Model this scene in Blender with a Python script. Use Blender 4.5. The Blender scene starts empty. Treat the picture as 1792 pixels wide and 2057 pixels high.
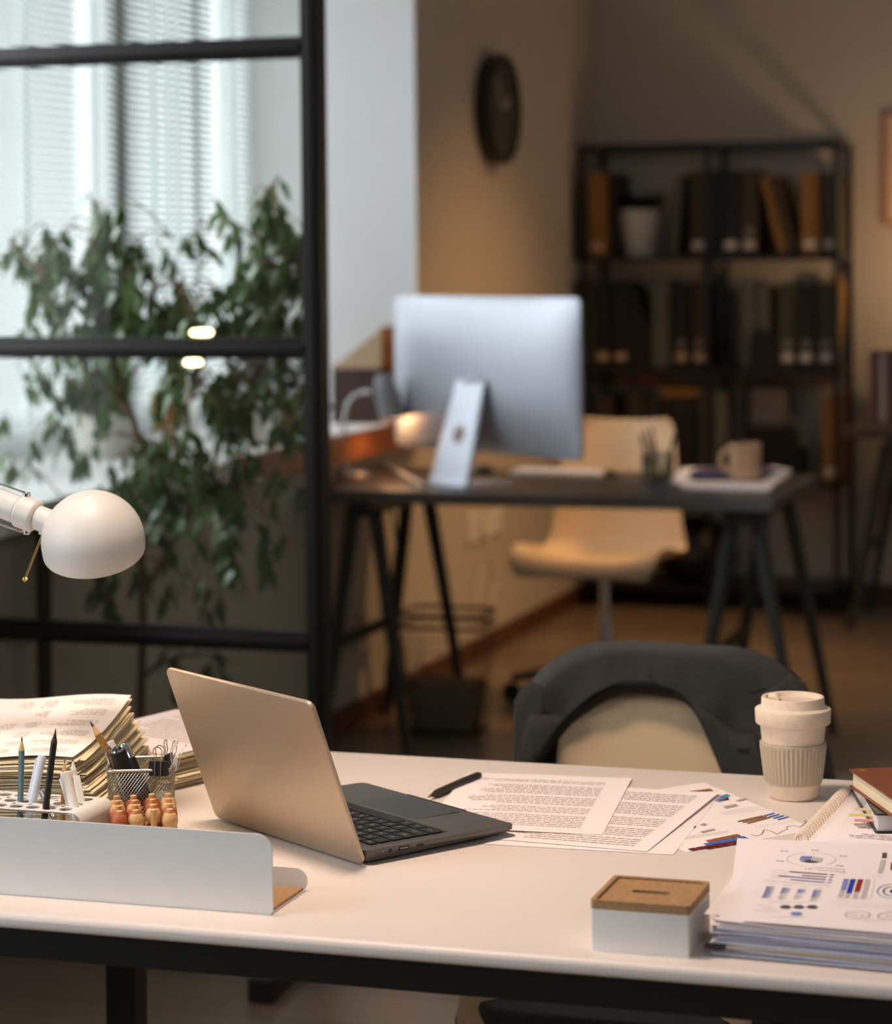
import bpy, bmesh, math, random
from math import sin, cos, pi, radians, sqrt, tan, atan2
from mathutils import Vector, Matrix, Euler
V = Vector
random.seed(7)
SC = bpy.context.scene
COL = SC.collection

# ---------------------------------------------------------------- camera
FPX = 5000.0; YAW = radians(17.75); PITCH = radians(1.5); ROLL = radians(-0.55)
CX = 896.0; CY = 506 + FPX * tan(PITCH); EYE = V((0, 0, 1.39))
CM = Matrix.Rotation(YAW, 3, 'Z') @ Matrix.Rotation(pi / 2 - PITCH, 3, 'X') @ Matrix.Rotation(ROLL, 3, 'Z')
cam_d = bpy.data.cameras.new('camera'); cam = bpy.data.objects.new('camera', cam_d); COL.objects.link(cam)
cam.matrix_world = Matrix.Translation(EYE) @ CM.to_4x4()
cam_d.sensor_fit = 'HORIZONTAL'; cam_d.sensor_width = 36; cam_d.lens = 36 * FPX / 1792
cam_d.shift_y = -(1028.5 - CY) / 1792; cam_d.shift_x = 0
cam_d.clip_start = 0.05
cam_d.dof.use_dof = True; cam_d.dof.focus_distance = 2.72; cam_d.dof.aperture_fstop = 5.4
SC.camera = cam
SC.view_settings.view_transform = 'Standard'; SC.view_settings.look = 'None'
SC.view_settings.gamma = 1; SC.view_settings.use_curve_mapping = False
SC.view_settings.exposure = 0.0

def ray(px, py): return CM @ V(((px - CX) / FPX, (CY - py) / FPX, -1))
def on_z(px, py, z):
    d = ray(px, py); return EYE + d * ((z - EYE.z) / d.z)
def at_y(px, py, y):
    d = ray(px, py); return EYE + d * (y / d.y)
def at_x(px, py, x):
    d = ray(px, py); return EYE + d * (x / d.x)

# ---------------------------------------------------------------- world and lights
w = bpy.data.worlds.new('world'); SC.world = w; w.use_nodes = True
bg = w.node_tree.nodes['Background']; bg.inputs[0].default_value = (0.78, 0.86, 0.95, 1); bg.inputs[1].default_value = 0.55

def light(name, kind, loc, power, col, target=None, size=0.5, size_y=None, **kw):
    d = bpy.data.lights.new(name, kind); d.energy = power; d.color = col
    if kind == 'AREA':
        d.size = size
        if size_y: d.shape = 'RECTANGLE'; d.size_y = size_y
    elif kind in ('POINT', 'SPOT'): d.shadow_soft_size = size
    for k, v in kw.items(): setattr(d, k, v)
    o = bpy.data.objects.new(name, d); COL.objects.link(o); o.location = loc
    if target is not None: o.rotation_euler = (V(target) - V(loc)).to_track_quat('-Z', 'Y').to_euler()
    return o
DAY = (0.90, 0.955, 1.0); WARM = (1.0, 0.64, 0.34); WARMER = (1.0, 0.50, 0.20)
# overcast daylight outside the blinds of the window in the picture, an added lamp out of view for the window reveal, and the nearer window
light('daylight_far_window', 'AREA', (-4.3, 6.6, 2.0), 340, (0.95, 0.96, 1.0), (-3.0, 6.6, 1.95), 5.0, 3.0)
light('added_reveal_light', 'AREA', (-5.6, 2.9, 3.6), 1550, (0.90, 0.92, 1.0), (-2.7, 7.3, 1.5), 1.6)  # unseen lamp added to brighten the window reveal
light('daylight_near_window', 'AREA', (-3.0, 0.9, 1.7), 46, (0.84, 0.92, 1.0), (-1.0, 1.5, 1.0), 1.8, 1.7)
# ceiling lamps of the room above the frame; the two spots are added
light('ceiling_lamp_desk', 'AREA', (-1.3, 2.3, 2.75), 7.2, (1.0, 0.75, 0.58), (-0.85, 2.6, 0.7), 0.35, spread=radians(75))
light('ceiling_lamp_entry', 'AREA', (1.2, -1.0, 2.9), 25, (0.88, 0.94, 1.0), (-0.4, 2.2, 0.6), 1.2)
light('added_spot_far_wall', 'SPOT', (-0.5, 7.9, 2.95), 170, (1.0, 0.52, 0.19), (-2.45, 8.15, -0.1), 0.12, spot_size=radians(62), spot_blend=1.0)  # unseen spot added to warm the clock wall and floor
light('added_spot_far_desk', 'SPOT', (-1.1, 6.2, 2.95), 75, (1.0, 0.66, 0.38), (-1.72, 7.25, 0.8), 0.1, spot_size=radians(44), spot_blend=1.0)  # unseen spot added to brighten the far chair and mug
light('table_lamp_glow', 'POINT', (-0.95, 9.25, 1.24), 9, WARM, size=0.06)

# ---------------------------------------------------------------- materials
def lin(c):
    c = c / 255.0
    return c / 12.92 if c <= 0.04045 else ((c + 0.055) / 1.055) ** 2.4
def rgb(r, g, b): return (lin(r), lin(g), lin(b), 1)
def mat(name, col, rough=0.5, metal=0.0, var=0.0, vscale=20, bump=0.0, bscale=60, spec=0.5, stretch=None, coat=0, sheen=0, trans=0):
    m = bpy.data.materials.new(name); m.use_nodes = True; nt = m.node_tree; b = nt.nodes['Principled BSDF']
    c = rgb(*col); b.inputs['Base Color'].default_value = c
    b.inputs['Roughness'].default_value = rough; b.inputs['Metallic'].default_value = metal
    b.inputs['Specular IOR Level'].default_value = spec
    if coat: b.inputs['Coat Weight'].default_value = coat; b.inputs['Coat Roughness'].default_value = 0.15
    if sheen: b.inputs['Sheen Weight'].default_value = sheen
    tc = nt.nodes.new('ShaderNodeTexCoord'); mp = nt.nodes.new('ShaderNodeMapping')
    nt.links.new(tc.outputs['Object'], mp.inputs[0])
    if stretch: mp.inputs['Scale'].default_value = stretch
    if var:
        n = nt.nodes.new('ShaderNodeTexNoise'); n.inputs['Scale'].default_value = vscale; n.inputs['Detail'].default_value = 5
        nt.links.new(mp.outputs[0], n.inputs['Vector'])
        r = nt.nodes.new('ShaderNodeValToRGB'); r.color_ramp.elements[0].position = 0.3; r.color_ramp.elements[1].position = 0.7
        r.color_ramp.elements[0].color = tuple(x * (1 - var) for x in c[:3]) + (1,)
        r.color_ramp.elements[1].color = tuple(min(1, x * (1 + var)) for x in c[:3]) + (1,)
        nt.links.new(n.outputs['Fac'], r.inputs[0]); nt.links.new(r.outputs[0], b.inputs['Base Color'])
    if bump:
        n2 = nt.nodes.new('ShaderNodeTexNoise'); n2.inputs['Scale'].default_value = bscale; n2.inputs['Detail'].default_value = 4
        nt.links.new(mp.outputs[0], n2.inputs['Vector'])
        bp = nt.nodes.new('ShaderNodeBump'); bp.inputs['Strength'].default_value = bump; bp.inputs['Distance'].default_value = 0.002
        nt.links.new(n2.outputs['Fac'], bp.inputs['Height']); nt.links.new(bp.outputs[0], b.inputs['Normal'])
    if trans:
        t = nt.nodes.new('ShaderNodeBsdfTranslucent'); t.inputs[0].default_value = c
        mx = nt.nodes.new('ShaderNodeMixShader'); mx.inputs[0].default_value = trans
        out = nt.nodes['Material Output']
        nt.links.new(b.outputs[0], mx.inputs[1]); nt.links.new(t.outputs[0], mx.inputs[2]); nt.links.new(mx.outputs[0], out.inputs[0])
    return m
def glow(name, col, s):
    m = bpy.data.materials.new(name); m.use_nodes = True; b = m.node_tree.nodes['Principled BSDF']
    b.inputs['Base Color'].default_value = rgb(*col); b.inputs['Emission Color'].default_value = rgb(*col); b.inputs['Emission Strength'].default_value = s
    return m
def glassmat(name, tint=(0.96, 0.98, 0.97), ior=1.45, rough=0.0):
    m = bpy.data.materials.new(name); m.use_nodes = True; nt = m.node_tree; nt.nodes.clear()
    o = nt.nodes.new('ShaderNodeOutputMaterial'); t = nt.nodes.new('ShaderNodeBsdfTransparent'); g = nt.nodes.new('ShaderNodeBsdfGlossy')
    t.inputs[0].default_value = (*tint, 1); g.inputs['Roughness'].default_value = rough
    f = nt.nodes.new('ShaderNodeFresnel'); f.inputs[0].default_value = ior; mx = nt.nodes.new('ShaderNodeMixShader')
    nt.links.new(f.outputs[0], mx.inputs[0]); nt.links.new(t.outputs[0], mx.inputs[1]); nt.links.new(g.outputs[0], mx.inputs[2]); nt.links.new(mx.outputs[0], o.inputs[0])
    return m

M = {}
M['wall'] = mat('wall_paint', (196, 186, 172), 0.9, var=0.03, vscale=3, bump=0.1, bscale=90)
M['ceiling'] = mat('ceiling_paint', (215, 212, 205), 0.95, var=0.02, vscale=2)
M['reveal'] = mat('white_plaster', (236, 236, 236), 0.85, var=0.02, vscale=3)
M['skirt'] = mat('skirting_wood', (92, 58, 36), 0.5, var=0.1, vscale=8)
M['white'] = mat('white_lacquer', (229, 217, 209), 0.42, var=0.01, vscale=4, spec=0.5)
M['whitemetal'] = mat('white_powder_coated_metal', (225, 224, 220), 0.45, bump=0.05, bscale=900)
M['blackmetal'] = mat('black_painted_metal', (14, 13, 12), 0.38, var=0.1, vscale=14)
M['frame'] = mat('black_partition_metal', (20, 16, 13), 0.45, var=0.12, vscale=10)
M['alu'] = mat('brushed_aluminium', (158, 163, 170), 0.42, 0.5, var=0.02, vscale=60)
M['lap'] = mat('sand_grey_aluminium', (192, 174, 150), 0.40, 0.6, var=0.02, vscale=300, bump=0.04, bscale=2500)
M['lapdark'] = mat('dark_grey_aluminium', (98, 97, 95), 0.42, 0.5, var=0.02, vscale=300)
M['key'] = mat('black_key_plastic', (20, 21, 23), 0.5)
M['screen'] = mat('dark_screen_glass', (8, 8, 9), 0.1)
M['chrome'] = mat('chrome', (220, 220, 222), 0.12, 1.0)
M['brass'] = mat('brass', (196, 158, 98), 0.25, 1.0)
M['legend'] = mat('key_legend_white', (210, 212, 214), 0.6)
M['black'] = mat('matte_black_plastic', (18, 18, 19), 0.45)
M['rubber'] = mat('black_rubber', (24, 24, 25), 0.8)
M['paper'] = mat('white_paper', (246, 236, 236), 0.8, var=0.015, vscale=6, spec=0.2)
M['paperw'] = mat('cream_paper', (228, 214, 184), 0.85, var=0.06, vscale=30, spec=0.2)
M['paperblue'] = mat('pale_lilac_paper', (214, 212, 226), 0.85, var=0.04, vscale=30, spec=0.2)
M['ink'] = mat('grey_ink', (180, 163, 160), 0.9, spec=0.1)
M['inkd'] = mat('dark_ink', (92, 84, 92), 0.9, spec=0.1)
M['inkl'] = mat('pale_grey_ink', (196, 190, 188), 0.9, spec=0.1)
M['inkbrown'] = mat('brown_ink', (150, 96, 58), 0.9, spec=0.1)
M['inkblue'] = mat('blue_ink', (70, 110, 190), 0.9, spec=0.1)
M['inkblue2'] = mat('strong_blue_ink', (40, 68, 168), 0.9, spec=0.1)
M['inklil'] = mat('periwinkle_ink', (128, 138, 200), 0.9, spec=0.1)
M['inkmar'] = mat('maroon_ink', (112, 44, 52), 0.9, spec=0.1)
M['inkred'] = mat('brick_red_ink', (150, 50, 40), 0.9, spec=0.1)
M['inkteal'] = mat('teal_ink', (60, 150, 175), 0.9, spec=0.1)
M['cork'] = mat('cork', (172, 132, 90), 0.85, var=0.32, vscale=420, bump=0.6, bscale=500)
M['cupc'] = mat('cream_bamboo_plastic', (240, 220, 198), 0.55, var=0.05, vscale=160)
M['sleeve'] = mat('greige_silicone', (196, 182, 158), 0.6)
M['shell'] = mat('cream_moulded_plastic', (236, 206, 166), 0.42)
M['fabric'] = mat('charcoal_wool', (60, 59, 56), 0.95, var=0.3, vscale=420, bump=0.5, bscale=900, sheen=0.1)
M['lining'] = mat('black_lining', (22, 21, 21), 0.6)
M['leather'] = mat('brown_leather', (128, 68, 42), 0.5, var=0.1, vscale=60, bump=0.35, bscale=300)
M['leatherb'] = mat('black_leather', (20, 20, 20), 0.3, bump=0.2, bscale=200)
M['pages'] = mat('page_edges', (222, 216, 214), 0.85, var=0.08, vscale=40, stretch=(1, 1, 60))
M['pagescream'] = mat('cream_page_edges', (240, 226, 192), 0.85, var=0.06, vscale=40, stretch=(1, 1, 60))
M['gold'] = mat('gilt', (200, 150, 70), 0.4, 0.6)
M['tabyel'] = mat('yellow_tab', (222, 216, 130), 0.7); M['tabpink'] = mat('pink_tab', (224, 158, 160), 0.7); M['tabcream'] = mat('cream_tab', (232, 205, 180), 0.7)
M['deskgrey'] = mat('dark_grey_laminate', (70, 64, 58), 0.32, var=0.06, vscale=5)
M['trestle'] = mat('grey_green_painted_wood', (52, 54, 48), 0.5)
M['floor'] = None
M['wood'] = mat('orange_brown_wood', (150, 86, 42), 0.42, var=0.22, vscale=6, stretch=(1, 1, 14))
M['woodlight'] = mat('pale_birch', (214, 170, 116), 0.5, var=0.08, vscale=30, stretch=(1, 1, 0.3))
M['woodred'] = mat('reddish_wood', (176, 92, 54), 0.5, var=0.08, vscale=30, stretch=(1, 1, 0.3))
M['terra'] = mat('white_ceramic', (226, 222, 212), 0.4)
M['leaf'] = mat('ficus_leaf', (74, 96, 56), 0.42, var=0.3, vscale=8, trans=0.3)
M['leaf2'] = mat('bright_grass_leaf', (72, 104, 38), 0.45, var=0.3, vscale=12, trans=0.25)
M['leafd'] = mat('dark_leaf', (26, 34, 24), 0.5, var=0.3, vscale=8)
M['bark'] = mat('ficus_bark', (112, 86, 62), 0.85, var=0.2, vscale=30, bump=0.5, bscale=80)
M['soil'] = mat('potting_soil', (46, 34, 26), 0.95, var=0.3, vscale=60)
M['blind'] = mat('white_blind_slat', (232, 236, 236), 0.5, trans=0.5)
M['tape'] = mat('white_ladder_tape', (240, 244, 244), 0.8, trans=0.5)
M['pane'] = glassmat('window_glass', (0.97, 0.985, 0.985))
M['glass'] = glassmat('partition_glass', (0.95, 0.97, 0.95), 1.45)
M['bulb'] = glow('lit_warm_bulb', (255, 214, 150), 14)
M['glowdisc'] = glow('lit_bulb_disc', (255, 226, 170), 9)
M['rattan'] = mat('tan_paper_shade', (206, 158, 92), 0.8, var=0.12, vscale=40, trans=0.4)
M['bindtan'] = mat('kraft_board', (160, 112, 58), 0.8, var=0.06, vscale=12)
M['bindblack'] = mat('black_binder_board', (22, 20, 18), 0.6)
M['bindbrown'] = mat('dark_brown_binder_board', (66, 52, 38), 0.65)
M['bindolive'] = mat('olive_binder_board', (66, 64, 44), 0.65)
M['label'] = mat('white_label', (222, 214, 204), 0.8)
M['greyshade'] = mat('grey_lamp_enamel', (128, 128, 134), 0.32)
M['whiteplastic'] = mat('white_plastic', (236, 232, 226), 0.4)
M['mugc'] = mat('beige_stoneware', (214, 178, 146), 0.35)
M['rose'] = mat('rose_magazine_cover', (160, 110, 112), 0.5)
M['navy'] = mat('navy_cover', (62, 60, 92), 0.5)
M['acrylic'] = glassmat('smoky_clear_acrylic', (0.84, 0.87, 0.87), 1.5, 0.1)
M['bag'] = mat('grey_bin_liner', (132, 124, 108), 0.45, bump=0.5, bscale=20, trans=0.45)
M['greyfile'] = mat('grey_green_board', (104, 104, 92), 0.7)
M['copper'] = mat('copper', (214, 120, 70), 0.25, 1.0)
M['artmat'] = mat('cream_mount_board', (214, 190, 160), 0.8, var=0.05, vscale=5)
M['framewood'] = mat('pink_brown_frame', (170, 116, 88), 0.5)
M['bluegrey'] = mat('blue_grey_metal', (90, 118, 122), 0.4, 0.3)
M['bluewhite'] = mat('pale_blue_plastic', (214, 222, 236), 0.4)
M['graph'] = mat('graphite', (54, 46, 44), 0.5)
M['wirechrome'] = mat('silver_mesh_wire', (190, 182, 165), 0.3, 0.9)

# floor: grey brown wood planks along x, satin
def floor_mat():
    m = bpy.data.materials.new('floor_boards'); m.use_nodes = True; nt = m.node_tree; b = nt.nodes['Principled BSDF']
    tc = nt.nodes.new('ShaderNodeTexCoord'); br = nt.nodes.new('ShaderNodeTexBrick'); n = nt.nodes.new('ShaderNodeTexNoise')
    nt.links.new(tc.outputs['Object'], br.inputs[0]); br.inputs['Scale'].default_value = 1
    br.inputs['Brick Width'].default_value = 1.2; br.inputs['Row Height'].default_value = 0.19; br.inputs['Mortar Size'].default_value = 0.002
    br.inputs['Color1'].default_value = rgb(150, 132, 112); br.inputs['Color2'].default_value = rgb(136, 120, 103); br.inputs['Mortar'].default_value = rgb(78, 66, 54)
    mp = nt.nodes.new('ShaderNodeMapping'); mp.inputs['Scale'].default_value = (1, 12, 1); nt.links.new(tc.outputs['Object'], mp.inputs[0])
    nt.links.new(mp.outputs[0], n.inputs['Vector']); n.inputs['Scale'].default_value = 4; n.inputs['Detail'].default_value = 6
    mx = nt.nodes.new('ShaderNodeMix'); mx.data_type = 'RGBA'; mx.blend_type = 'MULTIPLY'; mx.inputs[0].default_value = 0.35
    nt.links.new(br.outputs[0], mx.inputs[6]); nt.links.new(n.outputs['Color'], mx.inputs[7]); nt.links.new(mx.outputs[2], b.inputs['Base Color'])
    b.inputs['Roughness'].default_value = 0.33
    return m
M['floor'] = floor_mat()

# ---------------------------------------------------------------- mesh helpers
class MB:
    """collects shapes, then links them as ONE mesh object"""
    def __init__(s): s.bm = bmesh.new(); s.mi = 0
    def _f(s, vs):
        try:
            f = s.bm.faces.new(vs); f.material_index = s.mi; return f
        except ValueError: return None
    def box(s, x0, x1, y0, y1, z0, z1, mx=None):
        P = [V((x, y, z)) for z in (z0, z1) for y in (y0, y1) for x in (x0, x1)]
        if mx is not None: P = [mx @ p for p in P]
        v = [s.bm.verts.new(p) for p in P]
        for q in ((0, 2, 3, 1), (4, 5, 7, 6), (0, 1, 5, 4), (2, 6, 7, 3), (0, 4, 6, 2), (1, 3, 7, 5)): s._f([v[i] for i in q])
        return s
    def bar(s, a, b, wx, wy=None, up=V((0, 0, 1))):
        a = V(a); b = V(b); wy = wy or wx; d = (b - a).normalized()
        if abs(d.dot(up)) > 0.98: up = V((0, 1, 0))
        r = d.cross(up).normalized(); u = r.cross(d)
        v = [s.bm.verts.new(p + r * i * wx / 2 + u * j * wy / 2) for p in (a, b) for i, j in ((-1, -1), (1, -1), (1, 1), (-1, 1))]
        for q in ((3, 2, 1, 0), (4, 5, 6, 7), (0, 1, 5, 4), (1, 2, 6, 5), (2, 3, 7, 6), (3, 0, 4, 7)): s._f([v[i] for i in q])
        return s
    def tube(s, pts, r, seg=10, cap=True, closed=False):
        pts = [V(p) for p in pts]; n = len(pts); R = r if isinstance(r, (list, tuple)) else [r] * n
        rings = []; pu = None
        for i, p in enumerate(pts):
            if closed: d = pts[(i + 1) % n] - pts[i - 1]
            else: d = pts[min(i + 1, n - 1)] - pts[max(i - 1, 0)]
            d.normalize()
            if pu is None:
                up = V((0, 0, 1)) if abs(d.z) < 0.9 else V((0, 1, 0))
                a = d.cross(up).normalized()
            else:
                a = (pu - d * pu.dot(d)).normalized()
            pu = a; b = d.cross(a)
            rings.append([s.bm.verts.new(p + (a * cos(2 * pi * k / seg) + b * sin(2 * pi * k / seg)) * R[i]) for k in range(seg)])
        for i in range(n if closed else n - 1):
            A, Bn = rings[i], rings[(i + 1) % n]
            for k in range(seg): s._f([A[k], A[(k + 1) % seg], Bn[(k + 1) % seg], Bn[k]])
        if cap and not closed: s._f(rings[0][::-1]); s._f(rings[-1])
        return s
    def lathe(s, prof, seg=32, mx=None, cap0=True, cap1=True, rfun=None):
        rings = []
        for r, z in prof:
            ring = []
            for k in range(seg):
                a = 2 * pi * k / seg; rr = r if rfun is None else rfun(r, z, a)
                p = V((rr * cos(a), rr * sin(a), z))
                ring.append(s.bm.verts.new(mx @ p if mx is not None else p))
            rings.append(ring)
        for A, Bn in zip(rings, rings[1:]):
            for k in range(seg): s._f([A[k], A[(k + 1) % seg], Bn[(k + 1) % seg], Bn[k]])
        if cap0: s._f(rings[0][::-1])
        if cap1: s._f(rings[-1])
        return s
    def prism(s, poly, mx, h, holes=None):
        """poly in the XY of mx, extruded h along its Z"""
        a = [s.bm.verts.new(mx @ V((x, y, 0))) for x, y in poly]; b = [s.bm.verts.new(mx @ V((x, y, h))) for x, y in poly]
        n = len(poly); s._f(a[::-1]); s._f(b)
        for i in range(n): s._f([a[i], a[(i + 1) % n], b[(i + 1) % n], b[i]])
        return s
    def grid(s, fn, nu, nv):
        g = [[s.bm.verts.new(fn(i / nu, j / nv)) for i in range(nu + 1)] for j in range(nv + 1)]
        for j in range(nv):
            for i in range(nu): s._f([g[j][i], g[j][i + 1], g[j + 1][i + 1], g[j + 1][i]])
        return s
    def poly(s, pts):
        s._f([s.bm.verts.new(V(p)) for p in pts]); return s
    def add_mesh(s, me, mx):
        k = len(s.bm.verts); s.bm.from_mesh(me); s.bm.verts.ensure_lookup_table()
        nf = [f for f in s.bm.faces if f.verts[0].index >= k or f.verts[0].index == -1]
        bmesh.ops.transform(s.bm, matrix=mx, verts=s.bm.verts[k:]); return s
    def plate(s, fn, nu, nv, th):
        """thin sheet with real thickness: fn gives the top surface"""
        dn = V((0, 0, -th)); s.grid(fn, nu, nv); s.grid(lambda u, v: fn(u, v) + dn, nu, nv)
        for e in (lambda a: (a, 0.0), lambda a: (a, 1.0), lambda a: (0.0, a), lambda a: (1.0, a)):
            n = nu
            t_ = [s.bm.verts.new(fn(*e(i / n))) for i in range(n + 1)]; b_ = [s.bm.verts.new(v_.co + dn) for v_ in t_]
            for i in range(n): s._f([t_[i], t_[i + 1], b_[i + 1], b_[i]])
        return s
    def build(s, name, mats, parent=None, world=True, smooth=35, bevel=0, solid=0, off=0, fix=True, subsurf=0, seg=2, loc=None):
        bm = s.bm
        if fix: bmesh.ops.recalc_face_normals(bm, faces=bm.faces)
        me = bpy.data.meshes.new(name)
        bm.to_mesh(me); bm.free()
        o = bpy.data.objects.new(name, me); COL.objects.link(o)
        for m in (mats if isinstance(mats, (list, tuple)) else [mats]): me.materials.append(m)
        if parent is not None:
            o.parent = parent
            if world: me.transform(wm(parent).inverted())
        elif loc is not None:
            me.transform(Matrix.Translation(-V(loc))); o.location = loc
        if smooth: me.shade_smooth(); me.set_sharp_from_angle(angle=radians(smooth))
        if solid: md = o.modifiers.new('solid', 'SOLIDIFY'); md.thickness = solid; md.offset = off
        if subsurf: md = o.modifiers.new('sub', 'SUBSURF'); md.levels = subsurf; md.render_levels = subsurf
        if bevel: md = o.modifiers.new('bevel', 'BEVEL'); md.width = bevel; md.segments = seg; md.limit_method = 'ANGLE'; md.angle_limit = radians(40)
        return o
def wm(o):
    m = o.matrix_basis.copy()
    while o.parent: o = o.parent; m = o.matrix_basis @ m
    return m
def tag(o, label=None, cat=None, group=None, kind=None):
    if label: o['label'] = label
    if cat: o['category'] = cat
    if group: o['group'] = group
    if kind: o['kind'] = kind
    return o
def thing(name, label, cat, loc=(0, 0, 0), rz=0, group=None):
    o = bpy.data.objects.new(name, None); COL.objects.link(o); o.location = loc; o.rotation_euler = (0, 0, rz)
    o.empty_display_size = 0.05
    return tag(o, label, cat, group)
def kids(o): return [c for c in COL.objects if c.parent == o]
def copy_tree(o, parent=None):
    ch = kids(o); c = o.copy(); COL.objects.link(c)
    if parent is not None: c.parent = parent
    for k in ch: copy_tree(k, c)
    return c
def rrect(w, h, r, n=6, cx=0, cy=0):
    P = []
    for (sx, sy, a0) in ((1, 1, 0), (-1, 1, 90), (-1, -1, 180), (1, -1, 270)):
        for k in range(n + 1):
            a = radians(a0 + 90 * k / n); P.append((cx + sx * (w / 2 - r) + r * cos(a), cy + sy * (h / 2 - r) + r * sin(a)))
    return P
def frame_mx(o, x, y):
    """matrix with origin o, first axis x, second axis y"""
    x = V(x).normalized(); y = V(y); y = (y - x * y.dot(x)).normalized(); z = x.cross(y)
    m = Matrix((x, y, z)).transposed().to_4x4(); m.translation = V(o); return m
_TXT = {}
def text_mesh(t):
    if t in _TXT: return _TXT[t]
    c = bpy.data.curves.new('t', 'FONT'); c.body = t; c.size = 1; c.align_x = 'CENTER'; c.align_y = 'CENTER'; c.resolution_u = 2
    o = bpy.data.objects.new('t', c); COL.objects.link(o)
    dg = bpy.context.evaluated_depsgraph_get(); me = bpy.data.meshes.new_from_object(o.evaluated_get(dg))
    bpy.data.objects.remove(o); bpy.data.curves.remove(c); me.materials.clear(); _TXT[t] = me; return me
def add_text(mb, t, mx, size):
    me = text_mesh(t); k = len(mb.bm.verts); base = [mb.bm.verts.new(mx @ (v.co * size)) for v in me.vertices]
    for p in me.polygons: mb._f([base[i] for i in p.vertices])
# ================================================================ the setting
def struct(mb, name, m, **k):
    o = mb.build(name, m, **k); o['kind'] = 'structure'; return o
X0, X1, Y0, Y1, ZC = -2.5, 3.4, -3.0, 9.8, 3.15
XO = -3.12       # window plane
struct(MB().box(XO - 0.3, X1 + 0.2, Y0 - 0.2, Y1 + 0.2, -0.1, 0), 'floor', M['floor'], smooth=0)
struct(MB().box(XO - 0.3, X1 + 0.2, Y0 - 0.2, Y1 + 0.2, ZC, ZC + 0.1), 'ceiling', M['ceiling'], smooth=0)
struct(MB().box(XO - 0.3, X1 + 0.2, Y1, Y1 + 0.2, 0, ZC), 'wall_back', M['wall'], smooth=0)
struct(MB().box(XO - 0.3, X1 + 0.2, Y0 - 0.2, Y0, 0, ZC), 'wall_front', M['wall'], smooth=0)
struct(MB().box(X1, X1 + 0.2, Y0, Y1, 0, ZC), 'wall_right', M['wall'], smooth=0)
# left wall: two openings (y 0..1.9 and y 4.1..7.51), thick reveals
mb = MB()
SILL = 0.86; LINT = 2.95
for a, b in ((Y0, 0.0), (1.9, 4.1), (7.51, Y1)): mb.box(XO - 0.1, X0, a, b, 0, ZC)
for a, b in ((0.0, 1.9), (4.1, 7.51)):
    mb.box(XO - 0.1, X0, a, b, 0, SILL - 0.06); mb.box(XO - 0.1, X0, a, b, LINT, ZC)
struct(mb, 'wall_left', M['wall'], smooth=0)
struct(MB().box(XO, X0 + 0.004, 7.495, 7.512, SILL, LINT), 'trim_1', M['reveal'], smooth=0)
struct(MB().box(XO, X0 + 0.004, 4.098, 4.115, SILL, LINT), 'trim_2', M['reveal'], smooth=0)
struct(MB().box(XO, X0 + 0.035, 4.1, 7.51, SILL - 0.06, SILL), 'trim_3', M['reveal'], smooth=0, bevel=0.006)
struct(MB().box(XO, X0 + 0.035, 0.0, 1.9, SILL - 0.06, SILL), 'trim_4', M['reveal'], smooth=0, bevel=0.006)
struct(MB().box(X0, X0 + 0.02, Y0, Y1, 0, 0.07), 'baseboard_left', M['skirt'], smooth=0, bevel=0.004)
struct(MB().box(X0, X1, Y1 - 0.02, Y1, 0, 0.07), 'baseboard_back', M['skirt'], smooth=0, bevel=0.004)

def window(name, y0, y1, panes, blind):
    fr = MB(); t = 0.07
    xs = (XO - 0.06, XO)
    for a, b in ((y0, y0 + t), (y1 - t, y1)): fr.box(*xs, a, b, SILL, LINT)
    fr.box(*xs, y0, y1, SILL, SILL + t); fr.box(*xs, y0, y1, LINT - t, LINT)
    for p in panes: fr.box(*xs, p - 0.055, p + 0.055, SILL, LINT)
    fr.box(*xs, y0, y1, 2.28, 2.36)
    f = struct(fr, name, M['reveal'], smooth=0)
    MB().box(XO - 0.035, XO - 0.03, y0 + 0.02, y1 - 0.02, SILL + 0.02, LINT - 0.02).build('window_pane', M['pane'], f, smooth=0)
    return f
win = window('window_1', 4.1, 7.5, (5.25, 6.50), True)
window('window_2', 0.0, 1.9, (0.95,), False)

def blind(label, ya, yb, tilt):
    t = thing('venetian_blind', label, 'blind', (XO + 0.07, (ya + yb) / 2, SILL + 0.02), 0, 'venetian blinds in the big window')
    sl = MB(); n = 96; pitch = 0.0212; hw = 0.0125
    for k in range(n):
        z = LINT - 0.06 - k * pitch; x = XO + 0.07
        pr = [(-hw * cos(tilt), -hw * sin(tilt)), (0, 0.0025), (hw * cos(tilt), hw * sin(tilt))]
        for (a, c), (b, d) in zip(pr, pr[1:]):
            sl.poly([(x + a, ya, z + c), (x + b, ya, z + d), (x + b, yb, z + d), (x + a, yb, z + c)])
    sl.build('slats', M['blind'], t, fix=False, smooth=0)
    MB().box(XO + 0.045, XO + 0.095, ya, yb, LINT - 0.045, LINT - 0.002).build('head_rail', M['reveal'], t, smooth=0)
    zb = LINT - 0.06 - n * pitch
    MB().box(XO + 0.058, XO + 0.082, ya, yb, zb - 0.012, zb + 0.004).build('bottom_rail', M['reveal'], t, smooth=0)
    for y in (ya + 0.16, (ya + yb) / 2 + 0.02, yb - 0.16):
        MB().box(XO + 0.084, XO + 0.0855, y - 0.014, y + 0.014, zb, LINT - 0.04).build('ladder_tape', M['tape'], t, smooth=0)
for ya, yb, lb in ((5.28, 6.46, 'white venetian blind at the left border, behind the left hump of the fig tree'),
                   (6.53, 7.02, 'white venetian blind right of the grey gap, behind the right crown of the fig tree'),
                   (7.05, 7.47, 'narrowest white venetian blind, next to the bright window reveal')):
    blind(lb, ya, yb, radians(-38))

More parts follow.
